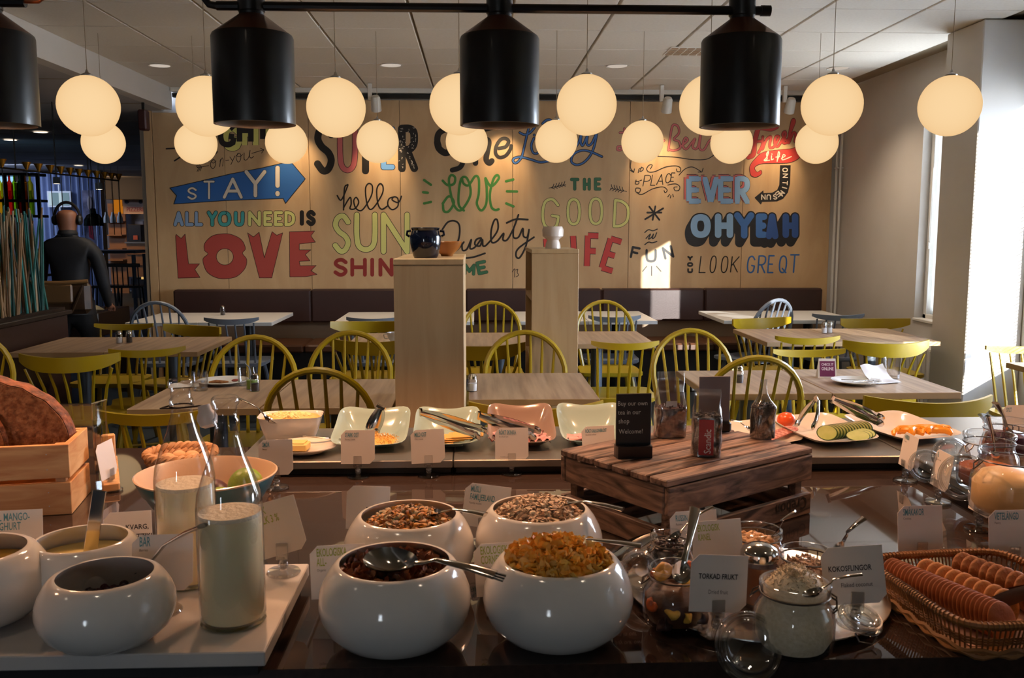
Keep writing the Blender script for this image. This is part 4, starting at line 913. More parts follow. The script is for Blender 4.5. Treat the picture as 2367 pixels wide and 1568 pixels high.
for k in (.33, .66): MB().box((x, .045, z-h2/2+h2*k), (w2, .012, .012)).build('groove', dkw, t)
MB().box((x, .3, z+h2/2+.015), (w2+.05, .55, .03)).build('counter_top', W_['grey'], t); MB().box((x, .3, (z-h2/2)/2-.02), (w2-.1, .44, z-h2/2-.04)).build('plinth', W_['blk'], t)
MB().box((x+.1, .06, z-h2/2-.03), (w2*.5, .03, .05)).build('light_strip', emission('warm_led', 'f0c070', .9), t)
x, z, w2, h2 = rect(300, 495, 340, 563, 21.4); t = struct('door_1', MB().box((x, 21.5, z/2+h2/4), (w2, .05, z+h2/2)), mat('blue_grey_door', '8a98a8', .5)); MB().box((x, 21.46, z), (w2*.5, .02, h2*.5)).build('door_window', mat('door_light_panel', 'b8c8d8', .4), t)
c = U(318, 560, Y=19.8); t = thing('coffee_machine', 'small dark coffee machine on the bar counter', 'appliance', (c.x, 19.8, U(318, 563, Y=19.5).z+.03))
MB().box((0, 0, .18), (.28, .3, .36), b=.01).build('body', W_['black'], t); MB().box((.02, -.155, .09), (.09, .02, .09)).build('cup_bay', mat('copper_orange', 'a8502c', .4), t)  # cup bay in plain copper orange
# high table and stools, low dark table
q0 = U(212, 582, Y=15.5); t = thing('high_table', 'dark high table with grey edge in front of the bar', 'table', (q0.x+.35, 15.6, 0))
MB().box((0, 0, q0.z), (.85, .6, .05), b=.004).build('table_top', mat('slate_top', '4a5058', .4), t)
for sx_, sy_ in ((-1, -1), (1, -1), (-1, 1), (1, 1)): MB().box((sx_*.38, sy_*.25, q0.z/2-.02), (.05, .05, q0.z-.05)).build('leg', W_['grey'], t)
for i, (px, l) in enumerate(((243, 'left'), (300, 'right'))):
    c = U(px, 640, Y=13.5); t = thing('bar_stool', 'dark slatted bar stool before the high table, ' + l, 'stool', (c.x, 13.5, 0), .2, 'dark bar stools')
    MB().box((0, 0, .62), (.34, .34, .03), b=.008).build('seat', dkw, t)
    for sx_, sy_ in ((-1, -1), (1, -1), (-1, 1), (1, 1)): MB().tube([(sx_*.14, sy_*.14, .61), (sx_*.18, sy_*.18, 0)], .014, 6).build('leg', dkw, t)
    for k in range(5): MB().tube([(-.14+k*.07, -.15, .62), (-.14+k*.07, -.18, .92)], .009, 6).build('spindle', dkw, t)
    MB().box((0, -.18, .93), (.34, .02, .05), b=.006).build('top_rail', dkw, t)
x, z, w2, h2 = rect(232, 655, 372, 712, 8.9)
t = thing('lounge_sideboard', 'low black brown lacquered table at the end of the lettered wall', 'table', (x-.12, 8.0, 0))
MB().box((0, 0, .66), (.62, .7, .2), b=.008).build('body', dkw, t)
for sx_, sy_ in ((-1, -1), (1, -1), (-1, 1), (1, 1)): MB().box((sx_*.26, sy_*.28, .28), (.07, .07, .56)).build('leg', dkw, t)
# booth seat with the rod screen
t = thing('booth_sofa', 'dark brown booth back carrying the rod screen at left', 'sofa', (-2.83, 5.2, 0))
MB().box((0, .1, .45), (.16, 2.0, .88), b=.02).build('back', W_['dkbrown'], t); MB().box((.0, .1, .89), (.2, 2.04, .03), b=.005).build('cap_board', dkw, t)
t = thing('rod_screen', 'screen of leaning teal and tan rods on top of the booth back', 'screen', (-2.83, 5.2, .905))
MB().box((0, .1, .01), (.12, 2.0, .02)).build('base_rail', dkw, t)
rc = [mat('rod_' + c, c, .6) for c in ('a07c50', '8c6c48', '1f6a62', '2e8a84', 'b8a888', '174c48')]
rg = random.Random(11); rods = [MB().tube([(0, 0, 0), (0, 0, .64)], [.0085, .006], 6).build('rod', m_, t, loc=(0, -.88+i*.01, .02)) for i, m_ in enumerate(rc)]
for i in range(172):
    o = rods[rg.choice([0, 0, 1, 2, 3, 4, 5, 2])].copy(); COL.objects.link(o)
    o.location = (rg.uniform(-.05, .05), -.86+i*.0102+rg.uniform(-.008, .008), .02); o.rotation_euler = (rg.gauss(0, .06), rg.gauss(0, .06), 0); s_ = rg.uniform(.86, 1.04); o.scale = (1, 1, s_)
# cream shell chair behind the person
c = U(172, 745, Y=7.7); t = thing('shell_chair', 'cream shell chair seen between the legs of the standing person', 'chair', (c.x, 7.75, 0), R(200))
def shell(u, v):
    a = (u-.5)*2.2; r_ = .2+.05*v; return (r_*math.sin(a), -.18+.2*(1-math.cos(a)) - .07*v, .42+.4*v*(1-.18*abs(u-.5)**2*4))
MB().grid(shell, 12, 8).grid(lambda u, v: tuple(Vector(shell(1-u, v))*.985+Vector((0, 0, .006))), 12, 8).build('backrest', mat('cream_shell', 'cfc09a', .5), t, ang=60)
MB().box((0, 0, .42), (.4, .4, .05), b=.02).build('seat', mat('cream_seat', 'c4b48c', .5), t)
for sx_, sy_ in ((-1, -1), (1, -1), (-1, 1), (1, 1)): MB().tube([(sx_*.13, sy_*.13, .41), (sx_*.18, sy_*.18, 0)], .013, 6).build('leg', W_['black'], t)
c = U(346, 292, Y=7.9); t = thing('wall_speaker', 'small dark red fixture under the lounge ceiling at the wall end', 'fixture', (-2.78, 8.0, 2.33)); MB().box((0, 0, .02), (.07, .1, .17), b=.012).build('body', mat('dark_red', '3a1414', .5), t); MB().box((.0, 0, .135), (.02, .02, .06)).build('bracket', W_['black'], t)

# ---------------------------------------------------------------- the person, walking away
skin = mat('skin', '8a5a42', .55); jacket = mat('black_jacket', '10131c', .7, c2='0a0c12', ns=20); trous = mat('black_trousers', '0c0c10', .75)
pc = U(176, 700, Y=7.0)
def skin_mesh(name, verts, edges, radii, mats, parent, matfn, lev=2):
    me = bpy.data.meshes.new('t'); me.from_pydata(verts, edges, []); o = bpy.data.objects.new('t', me); COL.objects.link(o)
    m = o.modifiers.new('s', 'SKIN'); m.use_smooth_shade = True
    sv = me.skin_vertices[0].data
    for i, r_ in enumerate(radii): sv[i].radius = r_ if isinstance(r_, tuple) else (r_, r_); sv[i].use_root = (i == 0)
    o.modifiers.new('u', 'SUBSURF').levels = lev
    bpy.context.view_layer.update(); dg = bpy.context.evaluated_depsgraph_get()
    n = bpy.data.meshes.new_from_object(o.evaluated_get(dg)); bpy.data.objects.remove(o)
    n.name = name; n.materials.clear()
    for x in mats: n.materials.append(x)
    for f in n.polygons: f.material_index = matfn(f.center); f.use_smooth = True
    k = bpy.data.objects.new(name, n); COL.objects.link(k); k.parent = parent; return k
V, Ed, Rd = [], [], []
def ch(pts, rad, start=None):
    pr = start
    for p_, r_ in zip(pts, rad):
        V.append(p_); Rd.append(r_); i = len(V)-1
        if pr is not None: Ed.append((pr, i))
        pr = i
    return pr
ch([(0, 0, .92), (0, .0, 1.06), (0, .01, 1.22), (0, 0, 1.36)], [(.15, .12), (.155, .115), (.17, .12), (.16, .11)])
nk = ch([(0, .01, 1.45), (-.01, .03, 1.49), (-.015, .04, 1.55), (-.015, .045, 1.625), (-.015, .04, 1.685)], [(.085, .08), .066, (.08, .09), (.098, .108), (.075, .08)], 3)
for s in (-1, 1):
    wr = ch([(s*.16, 0, 1.38), (s*.225, .0, 1.32), (s*.265, .03, 1.07), (s*.25, .17, .93), (s*.24, .23, .90)], [.075, .068, .055, .034, .032], 3)
    for k in range(4): ch([(s*(.265-.018*k), .28, .895), (s*(.262-.017*k), .315-.004*abs(k-1), .875), (s*(.258-.016*k), .32, .85)], [.0095, .009, .0075], wr)
    ch([(s*.20, .25, .885), (s*.195, .285, .875)], [.011, .009], wr)
ch([(-.105, 0, .84), (-.15, .04, .50), (-.17, -.02, .12), (-.175, .03, .05), (-.18, .14, .035)], [.105, .07, .05, .05, .035], 0)
ch([(.105, 0, .84), (.15, .14, .50), (.17, .10, .12), (.175, .14, .05), (.18, .26, .035)], [.105, .07, .05, .05, .035], 0)
pr = thing('person', 'person in black jacket with headphones walking away, tan bag on back', 'person', (pc.x-.03, 7.0, 0), .12); pr.scale = (.86, .93, .945)
skin_mesh('body', V, Ed, Rd, [skin, jacket, trous], pr, lambda c: 0 if (c.z > 1.52 or (c.y > .17 and .8 < c.z < 1.0 and abs(c.x) > .1)) else (1 if c.z > .88 else 2))
hb = Vector((-.015, .045, 1.61))
MB().tube([hb + Vector((.105*math.cos(a), 0, .128*math.sin(a))) for a in [math.pi*i/14 for i in range(15)]], .012, 8).build('headphones', W_['black'], pr)
for s in (-1, 1): MB().lathe([(0, 0), (.04, 0), (.042, .02), (.03, .035), (0, .036)], 16, T=TR(hb+Vector((s*.085, .0, -.01)), (0, s*R(90), 0))).build('ear_cushion', W_['black'], pr)
for s in (-1, 1): MB().ell(hb + Vector((s*.075, .015, -.02)), (.012, .02, .03), 8, 6).build('ear', skin, pr)
MB().lathe([(.075, 0), (.082, .02), (.07, .045)], 16, T=TR((-.01, .02, 1.475))).build('collar', jacket, pr)
MB().lathe([(.155, .0), (.19, .0), (.185, .1), (.17, .12)], 24, T=TR((0, 0, .86), (0, 0, 0), (1, .8, 1))).build('jacket_hem', jacket, pr)
bgm = mat('tan_leather_bag', '4e3622', .45, c2='34220f', ns=14, bump=.1)
t = thing('shoulder_bag', 'worn tan leather bag slung low across the back of the person', 'bag', (pc.x-.03, 6.82, .95), .12)
MB().box((0, 0, 0), (.42, .10, .24), b=.035).build('body', bgm, t); MB().box((0, -.055, .03), (.2, .03, .14), b=.012).build('pocket', mat('tan_leather_light', '6e5030', .4), t)
MB().tube([(-.2, -.03, .115), (0, -.058, .108), (.2, -.03, .118)], .014, 8).build('zip_edge', mat('tan_leather_rim', '7c5c38', .35), t)
for s in (-1, 1): MB().tube([(s*.17, -.045, .09), (s*.12, -.06, -.03), (s*.08, -.05, -.11)], .009, 6).build('strap', bgm, t)

# ---------------------------------------------------------------- buffet counter
ZT, ZS = .90, .935
struct_c = thing('buffet_counter', 'long dark polished stone buffet counter filling the foreground', 'counter', (0, 1.6, 0))
MB().box((-.15, .11, ZT-.0155), (3.9, 1.20, .03), b=.0006).build('stone_top', W_['stone'], struct_c)
MB().box((-.15, .10, .43), (3.8, 1.13, .86)).build('base_cabinet', W_['blk'], struct_c)
# chilled steel shelf sections at the back and the leg on the right
ch_ = []
for a, b, l in ((-.537, -.055, 'left steel chiller section, under the butter and cheese'), (-.053, .43, 'middle steel chiller section, under the mild cheese and ham'), (.432, .985, 'right steel chiller section, under the cucumber dish')):
    t = thing('chiller_section', l, 'counter', ((a+b)/2, 2.19, ZT), 0, 'steel chiller sections along the counter back')
    MB().box((0, .0, .026), (b-a, .345, .018), b=.002).build('steel_top', W_['steeltop'], t); MB().box((0, .01, .0085), (b-a-.01, .32, .0165)).build('black_base', W_['black'], t)
t = thing('chiller_section', 'steel topped right leg of the buffet under the jam jars', 'counter', (1.4, 1.91, ZT), 0, 'steel chiller sections along the counter back')
MB().box((0, 0, .026), (.82, 1.06, .018), b=.002).build('steel_top', W_['steeltop'], t); MB().box((0.01, 0, .0085), (.79, 1.03, .0165)).build('black_base', W_['black'], t)

# ---- signs on clear stands
CM = {'b': mat('print_blue_green', '4d8a98', .6), 'g': mat('print_lime', '9aa83c', .6), 'k': mat('print_black', '25201e', .6), 's': mat('print_small_grey', '5a504c', .6)}
def sign(px, py, z0, lines, label, yaw=0, tilt=-8, w_=.075, h_=.075, Y=None, stand=True, clip=.011, roll=0, ctr=None, mirror=False):
    """px, py: where the middle of the card stands in the room, at height z0 + stem"""
    base = U(px, py, z=z0) if Y is None else Vector((U(px, py, Y=Y).x, Y, z0))
    t = thing('sign_stand', label, 'sign', base, R(yaw), 'white name cards on clear stands')
    st = .030
    if stand:
        MB().lathe([(0, 0), (.024, 0), (.0255, .0025), (.024, .005), (.006, .006), (.004, .009)], 24).build('base', W_['acrylic'], t)
        MB().tube([(0, 0, .008), (0, 0, .018), (0, -.003, .028)], [.0045, .0065, .004], 10).ell((0, 0, .014), .008, 10, 6).build('stem', W_['acrylic'], t)
        MB().box((0, -.006, .036), (.018, .003, .026), b=.001).box((0, .004, .036), (.016, .003, .024), b=.001).build('clip', W_['acrylic'], t)
    c = clip
    pts = [(-w_/2, 0), (w_/2-c, 0), (w_/2, c), (w_/2, h_), (-w_/2+c, h_), (-w_/2, h_-c)]
    cd_ = MB().prism(pts, -.0004, .0004).build('card', W_['card'], t, ang=0, loc=(0, -.001, st), rot=(R(90+tilt), R(roll), 0))
    for (s_, size, col, x, y, sxx) in lines:
        text(s_, size, CM[col], cd_, (x*w_-w_/2, y*h_, .0008), (0, 0, 0), sxx, bold=.0002 if col != 's' else 0)
    return t
nm = lambda a, b='', col='b', s=.0135: [(a, s, col, .12, .80, .44)] + ([(b, .005, 's', .12, .71, .8)] if b else [])
sign(640, 1130, ZT, nm('SMÖR', 'Butter'), 'butter name card, leftmost on the chiller row', yaw=-8, roll=-3)
sign(828, 1103, ZT, nm('STARK OST', 'Strong cheese'), 'strong cheese name card in front of the pale green dish')
sign(991, 1101, ZT, nm('MILD OST', 'Mild cheese'), 'mild cheese name card before the yellow cheese slices', yaw=3, roll=-2)
sign(1183, 1096, ZT, nm('RÖKT SKINKA', 'Smoked ham') + [('Innehåller gris', .004, 's', .16, .11, .8)], 'smoked ham name card before the taupe dish')
sign(1385, 1085, ZT, nm('RÖKT KALKONBRÖST', 'Smoked turkey', s=.011), 'smoked turkey name card just left of the chalk board', yaw=-6, roll=-4, h_=.07)
sign(2092, 1113, ZT, nm('PAPRIKA', 'Peppers'), 'name card turned sideways at the chiller corner, farthest on the right', yaw=-93)
sign(2168, 1163, ZT, nm('FIL', 'Soured milk'), 'name card turned sideways before the glass jar lids', yaw=-92)
sign(2262, 1225, ZT, nm('HAVREGRYN', 'Rolled oats'), 'name card turned sideways between the tilted jar lid and pastry card', yaw=-90)
sign(2338, 1330, ZT, nm('VETELÄNGD', 'Pastry', s=.016), 'pastry name card at the right edge above the second wicker basket', w_=.078)
sign(2125, 1318, ZT, nm('SMÅKAKOR', 'Cookies', s=.015), 'cookie name card behind the biscuit basket', yaw=2)
sign(2352, 1040, ZS, nm('SYLT'), 'small pinkish name card at the right edge behind the jars', stand=True)
sign(1118, 1258, ZT, nm('MÜSLI', '', s=.015) + [('FAMILJEBLAND', .015, 'b', .12, .62, .44), ('Family muesli', .005, 's', .12, .52, .8)], 'muesli name card behind the two rear cereal bowls', yaw=-4, roll=7, w_=.08)
sign(850, 1262, ZT, [('DAGENS', .010, 'k', .45, .42, .95)], 'card with black capitals behind the left rear cereal bowl', roll=2)
sign(1165, 1400, ZT, nm('EKOLOGISKA', '', 'g', .0165) + [('CORNFLAKES', .0165, 'g', .12, .62, .44), ('Organic cornflakes', .005, 's', .12, .52, .8)], 'lime lettered cornflakes card between the bowls', yaw=-2, roll=-4, Y=1.262, w_=.078)
sign(785, 1400, ZT, nm('EKOLOGISKA', '', 'g', .016) + [('ALL-', .016, 'g', .12, .62, .44), ('Organic', .005, 's', .12, .52, .8)], 'lime lettered card behind the bran flake bowl, left', yaw=2, roll=-2, Y=1.262, w_=.078)
sign(1608, 1275, ZT, nm('RUSSIN', 'Raisins'), 'raisins name card standing before the slatted crate', roll=-3, Y=1.40)
sign(1662, 1345, ZT+.012, nm('EKOLOGISK', '', 'g', .014) + [('KANEL', .014, 'g', .12, .62, .44)], 'lime lettered card behind the dried fruit jar', roll=-4, Y=1.315)
fr_ = [('TORKAD FRUKT', .0098, 'k', .14, .58, .74), ('Dried fruit', .0078, 's', .32, .32, .8)]
sign(1655, 1500, ZT+.012, fr_, 'dried fruit card with black capitals at the front of the round tray', yaw=3, roll=4, Y=1.165, w_=.078, h_=.076)
sign(1975, 1480, ZT+.012, [('KOKOSFLINGOR', .0105, 'k', .1, .58, .72), ('Flaked coconut', .0085, 's', .28, .30, .8)], 'coconut flakes card with black capitals at right of the round tray', yaw=-8, roll=-6, Y=1.185, w_=.082, h_=.078)
sign(375, 1360, ZS, nm('BÄR', 'Berries', s=.018), 'berries name card behind the dark berry bowl', yaw=4, tilt=-12, w_=.08, Y=1.21)
sign(35, 1330, ZS, [('TILL MANGO-', .016, 'b', .1, .80, .55), ('YOGHURT', .016, 'b', .1, .62, .55), ('Mango yoghurt', .006, 's', .1, .5, .8)], 'mango yoghurt card at the left edge below the pine crate', yaw=8, w_=.08, Y=1.33)
sign(300, 1290, ZT, [('KVARG,', .011, 'k', .45, .62, .95), ('TZATZIKI', .011, 'k', .40, .42, .95)], 'card with black capitals behind the yoghurt bowl', yaw=0, roll=-3, Y=1.43)
sign(655, 1315, ZS, [('FÄRSK', .016, 'g', .1, .80, .55), ('MJÖLK 3 %', .016, 'g', .1, .62, .55)], 'lime lettered milk card right of the front milk bottle', roll=-16, Y=1.345, w_=.08, h_=.082)
sign(255, 1135, ZT, [], 'clear stand with edge on card beside the pine crate', yaw=86)

# ---- round white cereal bowls
def bowl_mesh(Rr, h, ro, mi=0):
    return MB().lathe([(0, .001), (.42*Rr, 0), (.55*Rr, .01*h), (.74*Rr, .1*h), (.9*Rr, .24*h), (.98*Rr, .4*h), (Rr, .52*h), (.98*Rr, .66*h), (.93*Rr, .78*h), (.86*Rr, .89*h), (.79*Rr, .97*h), (ro, 1.0*h), (ro-.003, .995*h), (ro-.002, .975*h), (.84*Rr, .86*h), (.93*Rr, .66*h), (.95*Rr, .5*h), (.85*Rr, .22*h), (.6*Rr, .06*h), (0, .04*h)], 56)
def flakes(kind, rad, zf, dome, n, mats, parent, seed, name, cz=0):
    rg = random.Random(seed); mb = MB()
    f = lambda r: zf + dome*(1-(r/rad)**2)
    mb.lathe([(rad, zf-.004)] + [(rad*k/8, f(rad*k/8)-.006) for k in range(7, 0, -1)] + [(0, f(0)-.006)], 24, mi=0)
    for i in range(n):
        r = rad*math.sqrt(rg.random())*.97; a = rg.uniform(0, 2*PI); s = rg.uniform(.7, 1.2)
        T = TR((r*math.cos(a), r*math.sin(a), f(r)-.004+rg.uniform(-.002, .004)), (rg.gauss(0, .6), rg.gauss(0, .6), rg.uniform(0, 6.3)))
        mi = rg.randrange(len(mats))
        if kind == 'flake':
            cx, cy, w1, w2 = rg.uniform(.3, 1.3), rg.uniform(-.6, .9), rg.uniform(0, 6), rg.uniform(0, 6)
            q = .0098*s
            mb.grid(lambda u, v: ((u-.5)*2*q*(1-.25*abs(v-.5)*2), (v-.5)*1.6*q*(1-.3*abs(u-.5)*2), q*(cx*(u-.5)**2*2+cy*(v-.5)**2*2+.12*math.sin(u*5+w1)*math.cos(v*6+w2))), 4, 4, mi, T)
        elif kind == 'oat': mb.ell((0, 0, 0), (.0054*s, .0042*s, .0013), 7, 4, mi=mi, T=T)
        elif kind == 'raisin': mb.ell((0, 0, 0), (.0055*s, .0038*s, .0034*s), 7, 5, mi=mi, T=T)
        elif kind == 'seed': mb.ell((0, 0, 0), (.0085*s, .0022*s, .0018), 6, 4, mi=mi, T=T)
        elif kind == 'nut': mb.ell((0, 0, 0), (.0085*s, .0065*s, .0045*s), 8, 6, mi=mi, T=T)
        elif kind == 'shred': mb.box((0, 0, 0), (.005*s, .0012, .0007), mi=mi, T=T)
        elif kind == 'berry': mb.ell((0, 0, 0), (.0055*s,)*3, 8, 6, mi=mi, T=T)
    return mb.build(name, mats, parent, ang=40, kind='stuff')
def M_(n, c, c2=None, ro=.5, **k): return mat(n, c, ro, c2=c2, ns=k.pop('ns', 90), **k)
CF = [M_('cornflake_gold', 'f4be4c', 'e09c34', sub=.3), M_('cornflake_yellow', 'fad068', 'eab04a', sub=.3), M_('cornflake_pale', 'fcdc90', 'f0c468', sub=.3)]
BF = [M_('bran_brown', '9a5a32', '6e3a1e'), M_('bran_dark', '7a4222', '4e2814'), M_('bran_light', 'b0744a', '8a5230')]
MU = [M_('muesli_tan', 'b88a58'), M_('muesli_gold', 'd8922e'), M_('muesli_orange', 'b87838'), M_('muesli_brown', '7a5030'), M_('muesli_seed_green', '8a7c54'), M_('muesli_cream', 'd0b48a')]
OA = [M_('oat_cream', 'c8a888'), M_('oat_tan', 'b08c6c'), M_('oat_light', 'd8c0a0')]
def cereal(px, py, label, cat_name, kind, mats, zf, dome, n, seed, rad=.064, R0=.101, h=.113, ro=.0755):
    c = U(px, py, z=ZT+h); t = thing('cereal_bowl', label, 'bowl', (c.x, c.y, ZT), 0, 'round white china cereal bowls')
    bowl_mesh(R0, h, ro).build('bowl', W_['china'], t, ang=60)
    flakes(kind, rad, zf, dome, n, mats, t, seed, cat_name); return c
cb1 = cereal(912, 1296, 'front left white bowl filled with brown bran flakes', 'bran_flakes', 'flake', BF, .098, .012, 420, 1, rad=.074)
cb2 = cereal(1290, 1288, 'front right white bowl heaped with golden cornflakes', 'cornflakes', 'flake', CF, .108, .026, 560, 2, rad=.071)
cb3 = cereal(945, 1188, 'rear left white bowl of orange brown muesli', 'muesli', 'oat', MU, .092, .03, 1500, 3, rad=.073)
cb4 = cereal(1246, 1174, 'rear right white bowl heaped with pale muesli', 'muesli', 'oat', OA, .100, .03, 1500, 4, rad=.072)
def spoon(A, B, bw, bl, label, name='serving_spoon', sag=0, hw=.0042, cat='spoon', roll=0, depth=None, fork=False, lift=0, hm=None):
    """A centre of the spoon bowl, B end of the handle"""
    A, B = Vector(A), Vector(B); d = B-A; L = d.length; M = Matrix.Translation(A) @ d.to_track_quat('X', 'Z').to_matrix().to_4x4() @ Matrix.Rotation(roll, 4, 'X')
    dp = depth or bw*.35
    def f(u, v, o=0):
        a = 2*PI*u; return (bl/2*v*math.cos(a), bw/2*v*math.sin(a)*(1-.12*math.cos(a)), -dp*(1-v*v)-o)
    mb = MB().grid(lambda u, v: f(u, .02+.98*v), 20, 7, cu=True, T=M).grid(lambda u, v: f(1-u, .02+.98*v, .0012), 20, 7, cu=True, T=M)
    mb.tube([(bl/2*.96, 0, 0), (bl/2+.012, 0, .003+lift), (L*.45, 0, .006+sag), (L*.8, 0, .003+sag*.6), (L, 0, 0)], [hw*1.2, hw*.9, hw, hw*1.7, hw*2], 10, T=M, flat=.38)
    if fork:
        for k in (-1, 0, 1): mb.tube([(L-.004, k*.0045, 0), (L+.012, k*.005, -.003)], .0016, 6, T=M)
    o = mb.build(name, hm or W_['chrome'], ang=60); return tag(o, label, cat)
spoon(U(903, 1293, z=ZT+.128), U(1145, 1330, z=ZT+.128), .048, .076, 'large serving spoon lying on the bran flakes, handle to the right', roll=R(18), sag=.004, fork=True)
spoon(U(1250, 1252, z=ZT+.120), U(1482, 1262, z=ZT+.126), .034, .05, 'serving spoon buried in the cornflakes')
spoon(U(990, 1183, z=ZT+.116), U(1122, 1190, z=ZT+.124), .034, .048, 'serving spoon in the rear left muesli bowl')
spoon(U(1285, 1160, z=ZT+.122), U(1440, 1178, z=ZT+.124), .034, .048, 'serving spoon in the rear right muesli bowl')

# ---- white slab at front left with bowls and bottles
t = thing('serving_slab', 'thick white serving slab at the front left corner', 'tray', (-.75, 1.235, ZT))
MB().box((0, 0, .0255), (.978, .3, .019), b=.0015).build('slab', mat('white_corian', 'c8c4c0', .3), t); MB().box((0, 0, .008), (.955, .28, .0155)).build('black_foot', W_['black'], t)
def dbowl(px, py, Rr, h, ro, label, fill, fz, name):
    c = U(px, py, z=ZS+h); t = thing('sauce_bowl', label, 'bowl', (c.x, c.y, ZS+.0005)); bowl_mesh(Rr, h, ro).build('bowl', W_['china'], t, ang=60)
    if fill: MB().lathe([(Rr*.86, fz), (Rr*.5, fz+.001), (0, fz+.001)], 32).build(name, fill, t)
    return c, t
yog = mat('pale_yellow_yoghurt', 'd8c27c', .35); 
c1, t1 = dbowl(243, 1326, .083, .088, .06, 'white bowl of dark berries at the front left', mat('berry_juice', '1a0c12', .2), .044, 'berry_juice')
flakes('berry', .066, .048, .008, 260, [M_('berry_black', '1c0e16', ro=.3), M_('berry_purple', '2c1020', ro=.3), M_('berry_red', '401018', ro=.3)], t1, 9, 'berries')
c2, t2 = dbowl(190, 1245, .083, .088, .062, 'white bowl of pale yellow yoghurt behind the berry bowl', yog, .06, 'yoghurt')
c3, t3 = dbowl(-62, 1270, .092, .098, .066, 'white bowl of yellow yoghurt cut off by the left edge', mat('mango_yoghurt', 'c8a040', .35), .07, 'yoghurt')
spoon(U(325, 1322, z=ZS+.055), U(468, 1216, z=ZS+.145), .03, .042, 'bent spoon standing in the berry bowl', sag=.004)
A_, B_ = U(203, 1270, z=ZS+.07), U(232, 1165, z=ZS+.15)
o = MB().box((0, 0, 0), (.018, .0025, .115), b=.001).ell((0, 0, -.06), (.02, .016, .01)).build('yoghurt_ladle', W_['chrome'], loc=(A_+B_)/2, rot=(R(12), R(14), .1)); tag(o, 'flat handled ladle standing in the pale yellow yoghurt', 'ladle')
# milk bottles
milk = mat('milk', 'f4e2b6', .35, sub=.2)
def bottle(px, py, label, swing):
    c = U(px, py, z=ZS); t = thing('milk_bottle', label, 'bottle', (c.x, c.y, ZS+.0005), 0, 'glass bottles of milk')
    pr_ = [(.033, 0), (.040, .003), (.0425, .012), (.0425, .155), (.040, .175), (.032, .200), (.022, .225), (.0155, .248), (.0138, .262), (.0165, .266), (.0165, .271), (.0138, .274), (.0145, .288), (.0175, .292), (.0175, .298), (.0150, .301), (.0130, .300)]
    MB().lathe([(0, .004)] + [(r_, z_) for r_, z_ in pr_], 40).build('glass_body', W_['glass'], t, ang=60)
    MB().lathe([(.0405, .006), (.0425, .003), (.0405, .001), (.03, .001)], 40).build('glass_foot', glass('bottle_foot_glass', tint=(.75, .8, .6), body=.2), t)
    lv = .145
    MB().lathe([(0, .007), (.037, .007), (.0405, .014), (.0405, lv-.004), (.0395, lv-.001), (0, lv-.002)], 40).build('milk', milk, t, ang=60)
    MB().lathe([(.0400, lv-.001), (.0395, lv+.004), (0, lv+.003)], 40).build('milk_foam', mat('milk_foam', 'e8dcc0', .6, bump=.4, ns=140), t, ang=60)
    wire = mat('dark_wire', '3c2c28', .35, metal=.8)
    if swing:
        MB().tube([(.0165*math.cos(a), .0165*math.sin(a), .262) for a in [2*PI*i/20 for i in range(20)]], .0012, 6, closed=True).tube([(-.017, 0, .262), (-.03, 0, .258), (.0, -.02, .262), (.035, -.01, .264)], .0013, 6).build('wire_bail', wire, t)
        MB().lathe([(0, -.014), (.0085, -.013), (.010, -.004), (.013, .0), (.0145, .006), (.012, .016), (.006, .02), (0, .02)], 20, T=TR((.038, -.012, .252), (R(8), R(165), 0))).build('stopper', mat('white_ceramic_stopper', 'e0ccc0', .3), t)
bottle(540, 1436, 'front glass bottle half full of milk, right one of the pair', False)
bottle(437, 1345, 'rear glass milk bottle with white swing stopper', True)

# ---- pine crate with bread
q0 = Vector((-.785, 1.765, ZT)); t = thing('pine_crate', 'pale pine slatted crate holding the big loaf at left', 'crate', q0, R(10))
W2, D2, HH = .42, .155, .138
for k, (z0_, z1_) in enumerate(((0, .063), (.072, HH))):
    MB().box((-W2/2, .005, (z0_+z1_)/2), (W2, .011, z1_-z0_), b=.001).build('slat', W_['pine'], t); MB().box((-W2/2, D2-.005, (z0_+z1_)/2), (W2, .011, z1_-z0_), b=.001).build('slat', W_['pine'], t)
    for x in (-.0055, -W2+.0055): MB().box((0, 0, 0), (.16-.02, .011, z1_-z0_), b=.001).build('slat', W_['pine'], t, loc=(x, D2/2, (z0_+z1_)/2), rot=(0, 0, R(90)))
    for x in (-.04,):
        for z in (z0_+.018, z1_-.018): MB().lathe([(0, 0), (.0012, 0), (0, -.0006)], 8, T=TR((x, -.0007, z), (R(90), 0, 0))).build('nail', W_['steel'], t)
for x in (-.02, -W2+.02):
    for y in (.02, D2-.02): MB().box((x, y, HH/2), (.018, .018, HH-.004)).build('corner_post', W_['pine'], t)
MB().box((-W2/2, D2/2, .006), (W2-.03, D2-.03, .008)).build('bottom_board', W_['pine'], t)
crumb = mat('bread_crumb', 'b07850', .85, c2='7c4826', ns=95, bump=.7, bs=120, contrast=.16); crm = mat('bread_crust', '8a4c28', .7, c2='40200e', ns=45, bump=.8, bs=70, contrast=.15)
